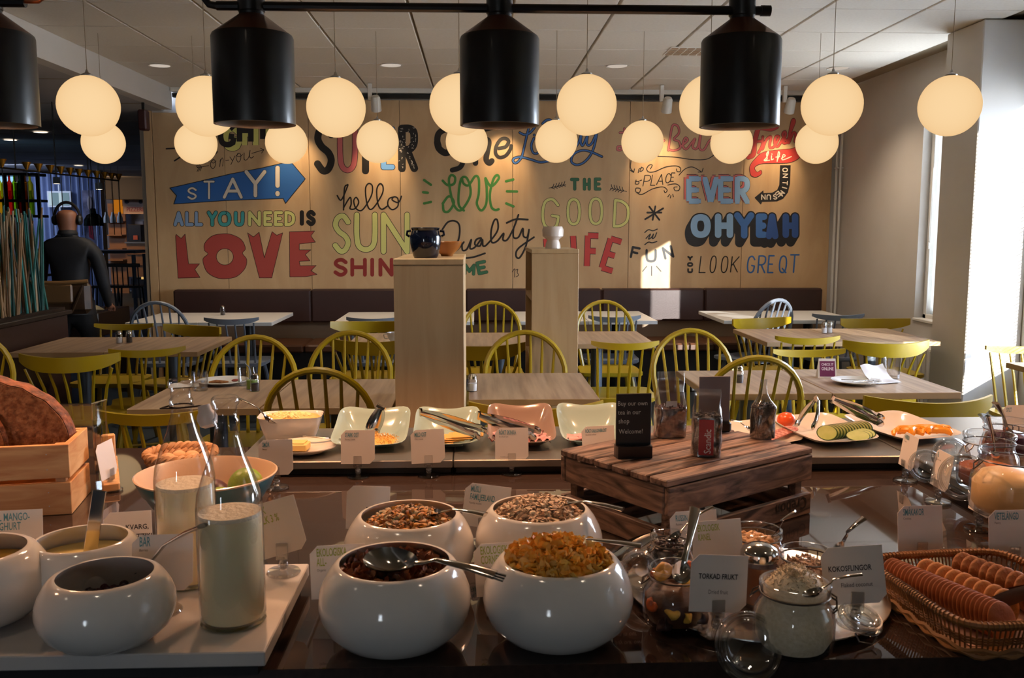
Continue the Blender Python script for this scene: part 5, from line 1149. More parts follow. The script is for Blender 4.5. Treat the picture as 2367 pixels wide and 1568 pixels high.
def loaf(cx, y, a_, b_, th_, label, zb, ry=0):
    n = 40; pts = [(a_*math.cos(PI*i/n), b_*math.sin(PI*i/n)*(1+.02*math.sin(i*1.7))) for i in range(n+1)]; pts = [(a_*.93, -.06)] + pts + [(-a_*.93, -.06)]
    t = thing('bread_loaf', label, 'bread', (cx, y, zb), R(10)+ry)
    MB().prism([(x*.975, z*.975-.001) for x, z in pts], -th_/2-.0015, th_/2+.0015, T=TR(rot=(R(90), 0, 0))).build('crumb', crumb, t)
    mb = MB(); T = TR(rot=(R(90), 0, 0))
    for k, (o, s_) in enumerate(((-th_/2, .98), (-th_/2+.004, 1.0), (0, 1.012), (th_/2-.004, 1.0), (th_/2, .98))): mb.add([(x*s_, z*s_, o) for x, z in pts], [], 0, T)
    m_ = len(pts)
    for k in range(4):
        for i in range(m_-1): mb.f.append([k*m_+i, k*m_+i+1, (k+1)*m_+i+1, (k+1)*m_+i]); mb.m.append(0)
    mb.build('crust', crm, t, ang=60)
loaf(-1.015, 1.835, .20, .138, .045, 'big dark crusted loaf half standing in the pine crate', ZT+.125)
loaf(-1.09, 1.783, .17, .13, .02, 'second thick bread slice leaning in front of the loaf half', ZT+.125)
t = thing('acrylic_cover', 'clear acrylic hood standing behind the pine crate', 'cover', (-.90, 2.06, ZT+.0005), R(0))
MB().grid(lambda u, v: (-.16+.2*u, .0, .16*v), 4, 4).grid(lambda u, v: (.04+.012*math.sin(u*PI/2), .05*u, .16*v), 6, 4).build('sheet', W_['acrylic'], t); MB().tube([(-.16, 0, .16), (.04, 0, .16), (.052, .05, .16)], .0025, 6).tube([(.04, 0, .0), (.04, 0, .16)], .0018, 6).build('edge', W_['acrylic'], t)
t = thing('cutting_board', 'narrow pine board with upright end beside the pine crate', 'board', (-.815, 2.03, ZT+.001), R(22))
MB().box((0, 0, .01), (.035, .26, .018), b=.003).build('board', W_['pine'], t); MB().box((0.0, .12, .045), (.03, .014, .055), b=.003).build('end_block', W_['pine'], t)

# ---- teal bowl with fruit, wicker bread basket
teal = mat('teal_glaze', '246470', .3, coat=.3); inner = mat('cream_glaze', 'dcb898', .25, coat=.3)
c = U(478, 1103, z=ZT+.104); t = thing('fruit_bowl', 'large teal bowl with cream inside holding limes, behind the milk bottles', 'bowl', (c.x, c.y, ZT))
mb = MB(); mb.lathe([(0, 0), (.045, 0), (.048, .006), (.060, .022), (.078, .042), (.082, .044), (.093, .059), (.096, .061), (.108, .081), (.111, .083), (.123, .109)], 56, mi=0); mb.lathe([(.123, .109), (.1245, .112), (.122, .113), (.119, .110), (.104, .076), (.08, .044), (.04, .016), (0, .014)], 56, mi=1); mb.build('bowl', [teal, inner], t, ang=50)
lime = mat('lime_skin', '8aa81c', .4, c2='748e14', ns=30, bump=.15, bs=160); plum = mat('plum_skin', '3c1820', .35, c2='5a2028', ns=10)
def fruit(dx, dy, dz, m, label, r=.029, nm_='lime'): o = MB().ell((0, 0, 0), (r, r, r*1.12), 24, 14).lathe([(0, r*1.18), (.003, r*1.12), (.004, r*1.08)], 8).build(nm_, m, loc=(c.x+dx, c.y+dy, ZT+dz+.012), rot=(.5, dx*9, 0)); tag(o, label, 'fruit', 'fruit in the teal bowl')
fruit(.07, -.005, .077, lime, 'bright lime at the right side of the teal bowl', .031); fruit(.035, -.05, .056, lime, 'lime seen through the front milk bottle'); fruit(-.025, -.06, .055, lime, 'lime seen through the rear milk bottle', .027)
fruit(.008, .008, .05, plum, 'dark plum among the limes, in the bowl middle', .033, 'plum'); fruit(-.055, .0, .052, plum, 'dark plum at the left of the limes', .03, 'plum')
wick = mat('pale_wicker', 'c89868', .6, c2='a8764a', ns=20)
c = U(418, 1052, z=ZT+.03); t = thing('wicker_basket', 'round pale braided basket behind the teal bowl', 'basket', (c.x, c.y, ZT+.001))
for k in range(3):
    for ph in (0, PI): MB().tube([((.064+.005*k+.005*math.cos(a*14+ph))*math.cos(a), (.064+.005*k+.005*math.cos(a*14+ph))*math.sin(a), .008+.013*k+.005*math.sin(a*14+ph)) for a in [2*PI*i/140 for i in range(140)]], .0065, 6, closed=True).build('braid', wick, t)
MB().lathe([(.064, .003), (0, .003)], 24).build('base', wick, t)
rg = random.Random(4)
for i in range(6):
    o = MB().ell((0, 0, 0), (.018, .015, .014), 12, 8).build('bread_roll', mat('roll_crust_%d' % i, 'd8a878', .6), loc=(c.x+.032*math.cos(i), c.y+.032*math.sin(i), ZT+.020)); tag(o, 'small pale bread roll in the round braided basket', 'bread', 'small rolls in the braided basket')

# ---- dishes on the chiller row
cel = mat('celadon_glaze', '98aca4', .14, coat=.4); taupe = mat('taupe_glaze', '8a7468', .16, coat=.4); cream = mat('cream_china', 'ddd0c2', .14, coat=.4)
def sq_dish(c, wx, wy, h, m, label, rz=0, n=6.5, lift=.006, name='serving_dish', z=ZS, back=.95):
    t = thing(name, label, 'dish', (c[0], c[1], z+.0005), rz)
    prof = [(.5, 0), (.54, .002), (.7, .28), (.86, .62), (1, 1), (1.0, 1.02), (.975, 1.0), (.84, .66), (.68, .34), (.5, .10), (0.02, .09)]
    def f(u, v):
        k = v*(len(prof)-1); i = min(int(k), len(prof)-2); q = k-i; s_ = prof[i][0]*(1-q)+prof[i+1][0]*q; z = prof[i][1]*(1-q)+prof[i+1][1]*q
        a = 2*PI*u; ca, sa = math.cos(a), math.sin(a); r_ = (abs(ca)**n+abs(sa)**n)**(-1/n)
        yy = wy/2*s_*r_*sa; return (wx/2*s_*r_*ca, yy, (h*z + lift*max(0, s_-.5)*2*(abs(math.sin(2*a))**3))*(.42+back*(yy/wy+.5)))
    MB().grid(f, 56, (len(prof)-1)*2, cu=True).build('dish_body', m, t, ang=60)
    return t
y0 = 2.19
d1 = U(857, 1012, z=ZS+.02); sq_dish((d1.x, y0+.0), .178, .21, .045, cel, 'square pale green dish of shredded strong cheese')
d2 = U(1033, 1012, z=ZS+.02); sq_dish((d2.x, y0), .160, .20, .045, cel, 'square pale green dish with mild cheese slices')
d3 = U(1206, 1010, z=ZS+.02); sq_dish((d3.x, y0), .162, .20, .05, taupe, 'square taupe dish with pink ham')
d4 = U(1372, 1005, z=ZS+.02); sq_dish((d4.x, y0), .168, .20, .05, cel, 'square pale dish of turkey partly hidden by the chalk board')
chs = mat('yellow_cheese', 'e0a850', .45); chs2 = mat('pale_cheese', 'dcb468', .5)
def slice_(c, rx, ry, th_, m, name, label, cat, rot, grp, wob=.1, curl=.0):
    n = 18; pts = [(rx*(1+wob*math.sin(3*i))*math.cos(2*PI*i/n), ry*(1+wob*math.cos(2*i))*math.sin(2*PI*i/n)) for i in range(n)]
    o = MB().prism(pts, 0, th_).build(name, m, loc=c, rot=rot); return tag(o, label, cat, grp)
rg = random.Random(8)
o = flakes('shred', .062, .012, .008, 420, [chs, chs2], None, 31, 'grated_cheese'); o.location = (d1.x, y0-.012, ZS); o.scale = (1.25, .9, 1.2); tag(o, 'heap of shredded yellow cheese in the pale green dish', 'cheese', kind='stuff')
for i in range(7):
    n_ = MB().box((0, 0, 0), (.075, .06, .0025), b=.0008).build('cheese_slice', chs, loc=(d2.x-.022+.012*i, y0-.024+.004*(i % 2), ZS+.0085+.0028*i), rot=(0, R(-3), .1*math.sin(i))); tag(n_, 'thin yellow cheese slice fanned in the mild cheese dish', 'cheese', 'mild cheese slices')
ham = mat('pink_ham', 'dca09c', .45, c2='cc8884', ns=12)
def fold(c, L, rz, m, name, label, grp, a_=.011):
    mb = MB(); f = lambda u, v: ((u-.5)*L, (v-.5)*.045+.004*math.sin(u*9), .004+a_*abs(math.sin(v*PI*2.5+u*2)))
    mb.grid(f, 12, 16).grid(lambda u, v: tuple(Vector(f(1-u, v))-Vector((0, 0, .0015))), 12, 16)
    return tag(mb.build(name, m, loc=c, rot=(0, 0, rz), ang=70), label, 'meat', grp)
for i in range(9): fold((d3.x-.048+.024*(i % 5), y0-.04+.022*(i//5), ZS+.010+.004*(i//5)), .062, 1.2+.25*math.sin(i*2), ham, 'ham_slice', 'folded pink ham slice in the taupe dish', 'ham slices')
for i in range(3): fold((d4.x-.045+.028*i, y0-.035, ZS+.008), .05, .3+.3*i, ham, 'turkey_slice', 'folded pink turkey slice in the pale dish', 'turkey slices')
# butter plate, potato salad
b0 = U(705, 1030, z=ZS+.015)
o = MB().lathe([(0, .002), (.045, .002), (.055, .006), (.075, .016), (.0755, .0185), (.054, .010), (.04, .007), (0, .007)], 40).build('butter_plate', cream, loc=(b0.x, b0.y-.005, ZS)); tag(o, 'small white plate with butter and a knife', 'plate')
o = MB().box((0, 0, 0), (.062, .042, .016), b=.002).box((.002, .001, .0095), (.045, .036, .003), b=.001).build('butter', mat('butter_yellow', 'e2c070', .4), loc=(b0.x-.02, b0.y-.012, ZS+.0165), rot=(0, 0, -.06)); tag(o, 'slab of yellow butter on the small plate', 'butter')
cutlery('knife', .13, 'butter_knife', 'butter knife resting across the butter plate', U(700, 1008, z=ZS+.027), (0, R(4), -.12), 'knife')
p0 = U(680, 975, z=ZS+.035)
t = thing('salad_bowl', 'white rectangular bowl of egg salad behind the butter plate', 'bowl', (p0.x, 2.245, ZS+.0005), R(4))
def fr2(prof, wx, wy, n=5):
    def f(u, v):
        k = v*(len(prof)-1); i = min(int(k), len(prof)-2); q = k-i; s_ = prof[i][0]*(1-q)+prof[i+1][0]*q; z = prof[i][1]*(1-q)+prof[i+1][1]*q; a = 2*PI*u; ca, sa = math.cos(a), math.sin(a); r_ = (abs(ca)**n+abs(sa)**n)**(-1/n); return (wx/2*s_*r_*ca, wy/2*s_*r_*sa, z)
    return f
MB().grid(fr2([(.02, .001), (.70, .001), (.78, .006), (.9, .035), (.98, .058), (1, .060), (.96, .058), (.86, .034), (.72, .012), (.02, .01)], .155, .105), 48, 18, cu=True).build('bowl', W_['china'], t, ang=60)
egg = mat('egg_salad', 'e0bc70', .5, c2='c89c48', ns=50, bump=.4)
MB().grid(fr2([(.93, .046), (.8, .055), (.5, .060), (.25, .065), (.02, .066)], .155, .105), 30, 8, cu=True).build('egg_salad', egg, t, ang=80)
rg = random.Random(2); mb = MB()
for i in range(140): a, r_ = rg.uniform(0, 6.3), math.sqrt(rg.random())*.85; mb.ell((.06*r_*math.cos(a), .04*r_*math.sin(a), .058+.008*(1-r_)), (rg.uniform(.003, .007), rg.uniform(.002, .005), .0025), 7, 4, rot=(rg.gauss(0, .4), rg.gauss(0, .4), a))
mb.build('egg_pieces', mat('egg_pieces', 'e8d090', .5), t, kind='stuff')
spoon(U(625, 968, z=ZS+.062), U(552, 921, z=ZS+.115), .026, .04, 'spoon handle rising left out of the egg salad', hw=.0036)
# tongs
def tongs(A, B, label, open_=.014, width=.017, roll=0, sup=None):
    A, B = Vector(A), Vector(B); d = B-A; L = d.length; M = Matrix.Translation(A) @ d.to_track_quat('X', 'Z').to_matrix().to_4x4() @ Matrix.Rotation(roll, 4, 'X')
    t = thing('tongs', label, 'tongs', (0, 0, 0), 0, 'steel serving tongs')
    for s in (-1, 1):
        def f(u, v):
            x = L*u; y = s*(open_*(.25+.75*math.sin(min(1, u*1.15)*PI/2)) ); w_ = width*(.9+.5*math.sin(PI*min(1, u*1.05))) * (1 if u < .9 else 1.25-.0*u)
            return (x, y + .0028*s*math.cos((v-.5)*PI), (v-.5)*w_)
        mb = MB().grid(f, 22, 6, T=M).grid(lambda u, v: tuple(Vector(f(u, 1-v))-Vector((0, s*.0012, 0))), 22, 6, T=M)
        mb.lathe([(0, 0), (.0085, .0005), (.010, .002), (.0085, .0035), (0, .003)], 14, T=M @ TR((L, s*open_, 0), (R(90), 0, 0)))
        mb.build('arm', W_['chrome'], t, ang=60)
    MB().grid(lambda u, v: (-.008*math.sin(u*PI), (u-.5)*2*open_*.25, (v-.5)*width*1.3), 10, 2, T=M).build('spring_end', W_['chrome'], t, ang=60)
    return t
tongs(U(975, 955, z=ZS+.075), U(1112, 1000, z=ZS+.048), 'steel tongs lying across the mild cheese dish', roll=R(20))
tongs(U(1110, 962, z=ZS+.075), U(1238, 1002, z=ZS+.045), 'steel tongs resting in the taupe ham dish', roll=R(20))
tongs(U(880, 944, z=ZS+.085), U(858, 1003, z=ZS+.02), 'steel tongs standing upright in the strong cheese dish', open_=.022, roll=0)
# dishes right of the crate
v1 = U(1895, 990, z=ZS+.02); sq_dish((v1.x, 2.205), .185, .235, .042, cream, 'white oblong dish with cucumber slices and a tomato', rz=R(14), n=6, lift=.004, back=.4)
v2 = U(2062, 985, z=ZS+.02); sq_dish((v2.x+.02, 2.235), .20, .235, .038, cream, 'white oblong dish with orange pepper slices', rz=R(18), n=6, lift=.004, back=.4)
tom = MB().ell((0, 0, 0), (.023, .0215, .0195), 24, 14).build('tomato', mat('tomato_red', 'd8501c', .25, c2='d85a28', ns=6), loc=(v1.x-.073, 2.262, ZS+.034)); tag(tom, 'round orange red tomato at the back corner of the cucumber dish', 'tomato')
cs = mat('cucumber_flesh', '98a858', .4, c2='b4bc78', ns=40); cg = mat('cucumber_peel', '2e4a18', .35)
for i in range(13):
    x = v1.x-.012+.0088*i; t = thing('cucumber_slice', 'cucumber slice in the fanned row' if i else 'foremost large cucumber slice of the fanned row', 'cucumber', (x, 2.145+.004*i, ZS+.026), (R(70), 0, R(-38)), 'fanned cucumber slices')
    MB().lathe([(0, .0026), (.0200, .0026), (.0200, -.0026), (0, -.0026)], 24, T=TR(sc=(1.15, .85, 1))).build('flesh', cs, t); MB().lathe([(.0200, .0025), (.0222, .0020), (.0222, -.0020), (.0200, -.0025)], 24, T=TR(sc=(1.15, .85, 1))).build('peel', cg, t)
for i in range(3):
    t = thing('cucumber_slice', 'cucumber slice lying apart at the right of the dish', 'cucumber', (v1.x+.055+.012*i, 2.125+.012*i, ZS+.022), (R(35), 0, R(-30)), 'loose cucumber slices')
    MB().lathe([(0, .002), (.02, .002), (.02, -.002), (0, -.002)], 20, T=TR(sc=(1.3, .8, 1))).build('flesh', cs, t); MB().lathe([(.02, .0019), (.0213, .0014), (.0213, -.0014), (.02, -.0019)], 20, T=TR(sc=(1.3, .8, 1))).build('peel', cg, t)
pep = mat('orange_pepper', 'ec8c1c', .3, c2='f0a830', ns=15)
for i in range(8):
    a = rg.uniform(-.5, .5)
    o = MB().tube([(.036*math.cos(q), .02*math.sin(q), .002*math.sin(q*3)) for q in [PI*k/8 for k in range(9)]], [.004]+[.0068]*7+[.004], 8, flat=1.3).build('pepper_slice', pep, loc=(v2.x+.0+.012*i, 2.155+.008*(i % 3), ZS+.018+.004*(i % 2)), rot=(R(20), 0, a)); tag(o, 'curved orange pepper slice in the right oblong dish', 'pepper', 'orange pepper slices')
tongs(U(1888, 926, z=ZS+.085), U(1862, 983, z=ZS+.03), 'steel tongs standing in the cucumber dish beside the tomato', open_=.022)
tongs(U(1928, 925, z=ZS+.09), U(2035, 972, z=ZS+.045), 'steel tongs lying across the orange pepper dish', roll=R(20))
s0 = U(1735, 985, z=ZS+.015)
t = sq_dish((s0.x, 2.2), .16, .17, .02, cream, 'low white dish of salami behind the slatted crate', rz=R(20), n=5, lift=.002)
sal = mat('salami', '9a4438', .5, c2='c88878', ns=120, contrast=.1)
for i in range(7): o = MB().lathe([(0, .001), (.02, .0012), (.02, -.0008), (0, -.001)], 18).build('salami_slice', sal, loc=(s0.x+.01+.011*i, 2.17+.006*i, ZS+.009+.0022*i), rot=(.12, -.1, 0)); tag(o, 'thin salami slice in the low dish behind the crate', 'meat', 'salami slices')
spoon(U(1735, 990, z=ZS+.03), U(1690, 972, z=ZS+.045), .02, .03, 'fork handle resting on the salami dish', hw=.003)

# ---- weathered slatted crate with tea bags and board
ang_ = math.atan2(1.713-1.49, .646-.321)
FC = Vector((.321, 1.49, ZT)); t = thing('slatted_crate', 'weathered brown slatted crate turned upside down as a riser', 'crate', FC, ang_)
LX, LY, HC = .395, .285, .130
for i in range(6):
    y = LY*(i+.5)/6; MB().box((LX/2, y, HC-.006), (LX+.006, LY/6-.006, .012), b=.002).build('top_slat', W_['oldwood'], t, rot=(0, 0, 0))
for z0_, z1_ in ((.068, .117), (.0, .042)):
    zz = (z0_+z1_)/2; hz = z1_-z0_
    MB().box((LX/2, .006, zz), (LX, .012, hz), b=.002).build('side_board', W_['oldwood'], t); MB().box((LX/2, LY-.006, zz), (LX, .012, hz), b=.002).build('side_board', W_['oldwood'], t)
    for x in (.0065, LX-.0065): MB().box((0, 0, 0), (LY-.028, .012, hz), b=.002).build('side_board', W_['oldwood'], t, loc=(x, LY/2, zz), rot=(0, 0, R(90)))
for x in (.024, LX-.024):
    for y in (.022, LY-.022): MB().box((x, y, .0585), (.018, .018, .117)).build('corner_post', W_['oldwood'], t)
text('Crebon', .034, mat('burnt_print', '1c120e', .8), t, (LX-.014, -.0008, .037), (R(90), R(180), 0), .9, bold=.0004)
ZR = ZT+HC+.0005
# chalk board
q = U(1463, 1055, z=ZR); t = thing('chalk_board', 'small black chalk board with white handwriting on the slatted crate', 'sign', (q.x, q.y, ZR), R(4))
MB().prism([(-.032, -.018), (.032, -.018), (.034, -.008), (.034, .008), (.032, .018), (-.032, .018), (-.034, .008), (-.034, -.008)], 0, .022).build('foot', mat('black_plastic', '121114', .3), t)
bd = MB().box((0, .0, .068), (.066, .004, .1), b=.001).build('board', mat('slate_black', '0c0b0c', .5), t)
chalk = mat('chalk_grey', 'c4c0b8', .9)
for i, s_ in enumerate(('Buy our own', 'tea in our', 'shop', 'Welcome!')): text(s_, .0125, chalk, bd, (-.031+.001*i, -.0026, .096-.0165*i-(.003 if i == 3 else 0)), (R(90), 0, 0), .86)
# tea bags
cello = glass('cellophane', rough=.16, body=.26, edge=(.7, .7, .7)); tea = M_('tea_black', '1a1210', '3a2418', ns=160, bump=.8); tea2 = M_('tea_fruit', '2c1410', '5a2414', ns=70, bump=.8)
def tbag(px, py, wd, dp, h1, h2, label, fill, rz, sticker=None, twist=False):
    q = U(px, py, z=ZR); t = thing('tea_bag', label, 'bag', (q.x, q.y, ZR), rz, 'cellophane bags of tea on the crate')
    rg = random.Random(px)
    def f(u, v, s=1):
        a = 2*PI*u; n = 5; ca, sa = math.cos(a), math.sin(a); r_ = (abs(ca)**n+abs(sa)**n)**(-1/n); z = v*h2
        k = min(1, z/h1); q_ = max(0, (z-h1)/(h2-h1)); w_ = wd/2*(1-(.75 if twist else .12)*math.sin(min(1, q_*1.6)*PI/2) + (.25*max(0, q_-.7) if twist else 0)); d_ = dp/2*(1-.93*min(1, q_*1.3))
        cr_ = 1+.03*math.sin(a*5+z*90)+.03*math.sin(a*3-z*140)
        return (w_*r_*ca*cr_*s, d_*r_*sa*cr_*s, .001+z)
    MB().grid(lambda u, v: f(u, v), 36, 26, cu=True).build('cellophane', cello, t, ang=80)
    mb = MB().grid(lambda u, v: tuple(Vector(f(u, v*h1/h2, .96))), 30, 10, cu=True); mb.add([(0, 0, 0)], []); top = [f(i/30, h1/h2, .96) for i in range(30)]
    mb.add(top + [(0, 0, h1+.006)], [(i, (i+1) % 30, 30) for i in range(30)])
    mb.build('tea_block', fill, t, ang=60)
    mb = MB()
    for i in range(90): x, y = rg.uniform(-wd*.4, wd*.4), rg.uniform(-dp*.4, dp*.4); mb.ell((x, y, h1+rg.uniform(-.002, .006)), (.005, .0025, .0018), 5, 4, rot=(rg.gauss(0, .6), rg.gauss(0, .6), rg.uniform(0, 6)))
    mb.build('tea_leaves', fill, t, kind='stuff')
    if sticker:
        st_ = MB().box((-.002, -dp/2-.0022, h1*.52), (.027, .0008, .066), b=.0003).build('red_label', mat('red_label', '9a1a1c', .35), t)
        text(sticker, .0178, mat('label_white', 'd8ccc8', .5), st_, (.0065, -dp/2-.0030, h1*.52-.030), (R(90), R(-90), 0), .86, bold=.0002)
    return t
tbag(1548, 1008, .062, .042, .058, .132, 'cellophane bag of reddish fruit tea beside the chalk board', tea2, R(5))
MB().box((0, -.004, .062), (.022, .0008, .022)).build('paper_tag', W_['card'], [o for o in COL.objects if o.name.startswith('tea_bag')][-1], rot=(R(-6), 0, 0), loc=(0, -.012, 0))
tbag(1632, 1052, .054, .038, .072, .124, 'cellophane bag of black tea with red upright label', tea, R(-10), sticker='Scandic')
tbag(1762, 1012, .044, .036, .064, .118, 'twisted cellophane bag of black tea on the right of the crate', tea, R(14), twist=True)
q = U(1652, 1000, z=ZR); t = thing('display_card', 'plain grey upright card in dark foot behind the labelled tea bag', 'sign', (q.x, q.y+.01, ZR), R(4))
MB().box((0, 0, .066), (.066, .003, .1), b=.0008).build('card', mat('grey_card', '6e6a70', .6), t); MB().box((0, 0, .011), (.068, .03, .022), b=.004).build('foot', mat('black_plastic_b', '121114', .3), t)

# ---- round steel tray with swing top jars
TC = Vector((.418, 1.325, ZT))
t = thing('round_tray', 'round polished steel tray carrying the topping jars', 'tray', TC)
MB().lathe([(0, .003), (.155, .003), (.17, .006), (.188, .011), (.192, .012), (.1925, .0105), (.186, .008), (.168, .003), (.15, 0), (0, 0)], 72).build('tray_body', mat('tray_steel', 'd4d0ca', .24, metal=1), t, ang=60)
wire = mat('jar_wire', '6a625c', .3, metal=1)
def ring(mb, r, z, th_, c=(0, 0)): return mb.tube([(c[0]+r*math.cos(a), c[1]+r*math.sin(a), z) for a in [2*PI*i/32 for i in range(32)]], th_, 6, closed=True)
def jar(px, py, zr, Rb, Rn, h, label, fillname, fillmat, fz, kind=None, fm=None, n=120, dome=.01, z=ZT+.0035, seed=1, sg=1, loc=None):
    c = U(px, py, z=zr) if loc is None else Vector(loc); t = thing('swing_top_jar', label, 'jar', (c.x, c.y, z), R(20*seed), 'glass swing top jars')
    sh = h*.66
    MB().lathe([(0, .002), (Rb*.86, .002), (Rb*.97, .008), (Rb, .02), (Rb, sh*.75), (Rb*.96, sh*.92), (Rn*1.03, sh*1.08), (Rn, sh*1.14), (Rn, h*.9), (Rn*1.06, h*.93), (Rn*1.06, h*.985), (Rn*1.0, h), (Rn*.93, h*.99), (Rn*.92, h*.93)], 44).build('glass_body', W_['glass'], t, ang=60)
    mb = ring(MB(), Rn*1.03, h*.84, .0013); mb.tube([(Rn*1.04, -.004, h*.84), (Rn*1.2, -.004, h*.80), (Rn*1.22, -.004, h*.66), (Rn*1.12, -.002, h*.6), (Rn*1.12, .006, h*.6), (Rn*1.22, .008, h*.66), (Rn*1.2, .008, h*.80), (Rn*1.04, .008, h*.84)], .0013, 6)
    mb.tube([(-Rn*1.04, -.006, h*.84), (-Rn*1.22, -.008, h*.78), (-Rn*1.3, 0, h*.7), (-Rn*1.22, .008, h*.78), (-Rn*1.04, .006, h*.84)], .0013, 6).build('wire_bail', wire, t)
    if fillmat:
        rr = Rb*.93; pf = [(0, .007), (rr*.85, .007), (rr, .02), (rr, min(fz, sh*.72))]
        if fz > sh*.72: pf += [(Rn*.92, min(fz, sh*1.1))]
        if fz > sh*1.1: pf += [(Rn*.92, fz)]
        pf += [(pf[-1][0]*.6, fz+dome*.6), (0, fz+dome)]
        MB().lathe(pf, 32).build(fillname + '_mass', fillmat, t, ang=60)
        if kind: flakes(kind, min(Rn*.88, rr*.9), fz, dome+.003, n, fm, t, seed+50, fillname)
    return c, t
coco = M_('coconut_white', 'ecdfc4', 'dccba6', ns=200, bump=.15)
nutm = [M_('almond_pale', 'c89460'), M_('almond_cream', 'd8a874')]
jar(1870-322+3, 1237, ZT+.083, .036, .030, .08, 'swing top jar of dark raisins at the back left of the round tray', 'raisins', M_('raisin_mass', '1c0f0c', ns=40), .062, 'raisin', [M_('raisin_a', '1e100e', ro=.4), M_('raisin_b', '30181a', ro=.4)], 150, .008, seed=1)
jar(1748, 1222, ZT+.083, .044, .038, .08, 'swing top jar of blanched nuts at the back of the round tray', 'nuts', nutm[0], .056, 'nut', nutm, 90, .008, seed=3)
jar(1866, 1272, ZT+.078, .042, .037, .075, 'swing top jar of sunflower seeds at the right of the round tray', 'seeds', M_('seed_mass', '8a6a50'), .050, 'seed', [M_('seed_a', 'a88468'), M_('seed_b', '86644c'), M_('seed_c', 'c0a080')], 300, .008, seed=2)
cj, tj = jar(1838, 1346, ZT+.094, .052, .043, .092, 'large swing top jar of white coconut flakes at the tray front', 'coconut_flakes', coco, .084, 'shred', [M_('coco_a', 'dccdb2'), M_('coco_b', 'c8b590')], 700, .028, seed=-1)
fj, tf = jar(1562, 1312, ZT+.084, .045, .036, .082, 'swing top jar of mixed dried fruit at the tray left', 'dried_fruit', M_('dark_fruit_mass', '2a160e', '5a3418', ns=30, bump=.5), .05, None, seed=0)
fc = [M_('dried_apple', 'b8842c', ns=40), M_('dried_apricot', 'b04c14', ns=40), M_('dried_prune', '2a1414', ns=40), M_('dried_banana', 'c8a040', ns=40)]
rg = random.Random(13)
for i, (dx, dy, dz, k, s_) in enumerate(((-.02, -.01, .078, 0, 1.25), (.018, .0, .082, 1, 1), (.03, .008, .076, 2, .9), (-.002, .015, .07, 2, 1), (.01, -.02, .068, 3, .9), (-.028, .012, .066, 1, .8), (-.012, -.036, .03, 3, 1.1), (.008, -.038, .026, 3, .9), (-.035, -.02, .036, 1, .9), (.03, -.024, .02, 2, 1), (-.02, -.034, .014, 2, 1))):
    cr2 = [rg.uniform(-.3, .3) for _ in range(3)]
    o = MB().grid(lambda u, v: (.013*s_*math.cos(2*PI*u)*math.sin(PI*v)*(1+cr2[0]*math.sin(3*u*6.28)), .010*s_*math.sin(2*PI*u)*math.sin(PI*v)*(1+cr2[1]*math.cos(2*u*6.28)), -.006*s_*math.cos(PI*v)+.003*math.sin(u*12.56)), 14, 8, cu=True).build('dried_fruit_piece', fc[k], tf, loc=(dx, dy, dz), rot=(rg.uniform(-.8, .8), rg.uniform(-.8, .8), rg.uniform(0, 3)), ang=60)
spoon(U(1576, 1322, z=ZT+.095), U(1607, 1176, z=ZT+.155), .026, .036, 'spoon standing upright in the dried fruit jar', roll=R(20), hw=.004)
spoon(U(1560, 1238, z=ZT+.085), U(1648, 1172, z=ZT+.125), .018, .026, 'thin spoon in the raisin jar', hw=.0022)
spoon(U(1790, 1232, z=ZT+.075), U(1838, 1182, z=ZT+.115), .018, .026, 'thin spoon in the jar of blanched nuts', hw=.0026)
spoon(U(1935, 1268, z=ZT+.065), U(1998, 1198, z=ZT+.11), .02, .028, 'spoon leaning right out of the seed jar', hw=.0034)
spoon(U(1878, 1368, z=ZT+.105), U(1992, 1328, z=ZT+.128), .018, .026, 'thin spoon lying in the coconut flakes', hw=.0022)
c = U(1756, 1268, z=ZT+.085); t = thing('cinnamon_shaker', 'ribbed glass shaker with steel lid full of brown cinnamon', 'shaker', (c.x, c.y, ZT+.0035))
MB().lathe([(0, .001), (.027, .001), (.0285, .006), (.0285, .06), (.026, .07)], 14).build('glass_body', W_['glass'], t, ang=10)
MB().lathe([(0, .004), (.0265, .004), (.027, .01), (.027, .058), (0, .058)], 14).build('cinnamon', mat('cinnamon', '7a4420', .8, c2='6a3a1a', ns=30), t)
MB().lathe([(.027, .066), (.0275, .068), (.0275, .076), (.024, .083), (.012, .089), (0, .090)], 28).build('metal_lid', W_['chrome'], t, ang=50)
def jar_lid(c, r, rot, label, flat=False):
    t = thing('jar_lid', label, 'lid', c, rot, 'open glass jar lids')
    LG = W_.setdefault('lidglass', glass('lid_glass', tint=(.9, .92, .92), body=.2, edge=(.8, .85, .88)))
    MB().lathe([(0, .002), (r*.62, .002), (r*.68, .005), (r*.74, .002), (r*.9, .001), (r, .004), (r*1.0, .009), (r*.93, .012), (r*.8, .010), (r*.7, .013), (r*.6, .008), (0, .007)], 48).build('glass_disc', LG, t, ang=60)
    ring(MB(), r*.86, .0125, .0022).build('rubber_ring', glass('clear_rubber', tint=(.97, .96, .95), rough=.2, body=.1), t)
    MB().tube([(-r*.5, -r*.9, .003), (-r*.3, -r*1.15, -.004), (r*.3, -r*1.15, -.004), (r*.5, -r*.9, .003)], .0014, 6).build('hinge_wire', wire, t)
    return t
jar_lid(U(1726, 1497, Y=1.112), .0445, (R(63), 0, R(4)), 'open glass lid with wire hinge hanging before the coconut jar')
jar_lid(U(1482, 1322, z=ZT+.03), .034, (R(60), R(-50), 0), 'open glass lid leaning at the left rim of the round tray')
tongs(U(1512, 1240, z=ZT+.05), U(1398, 1300, z=ZT+.035), 'steel tongs lying between the cornflakes and the round tray', roll=R(20))
jar_lid(U(1985, 1440, z=ZT+.02), .03, (R(18), R(12), 0), 'small glass lid lying on the right of the round tray')

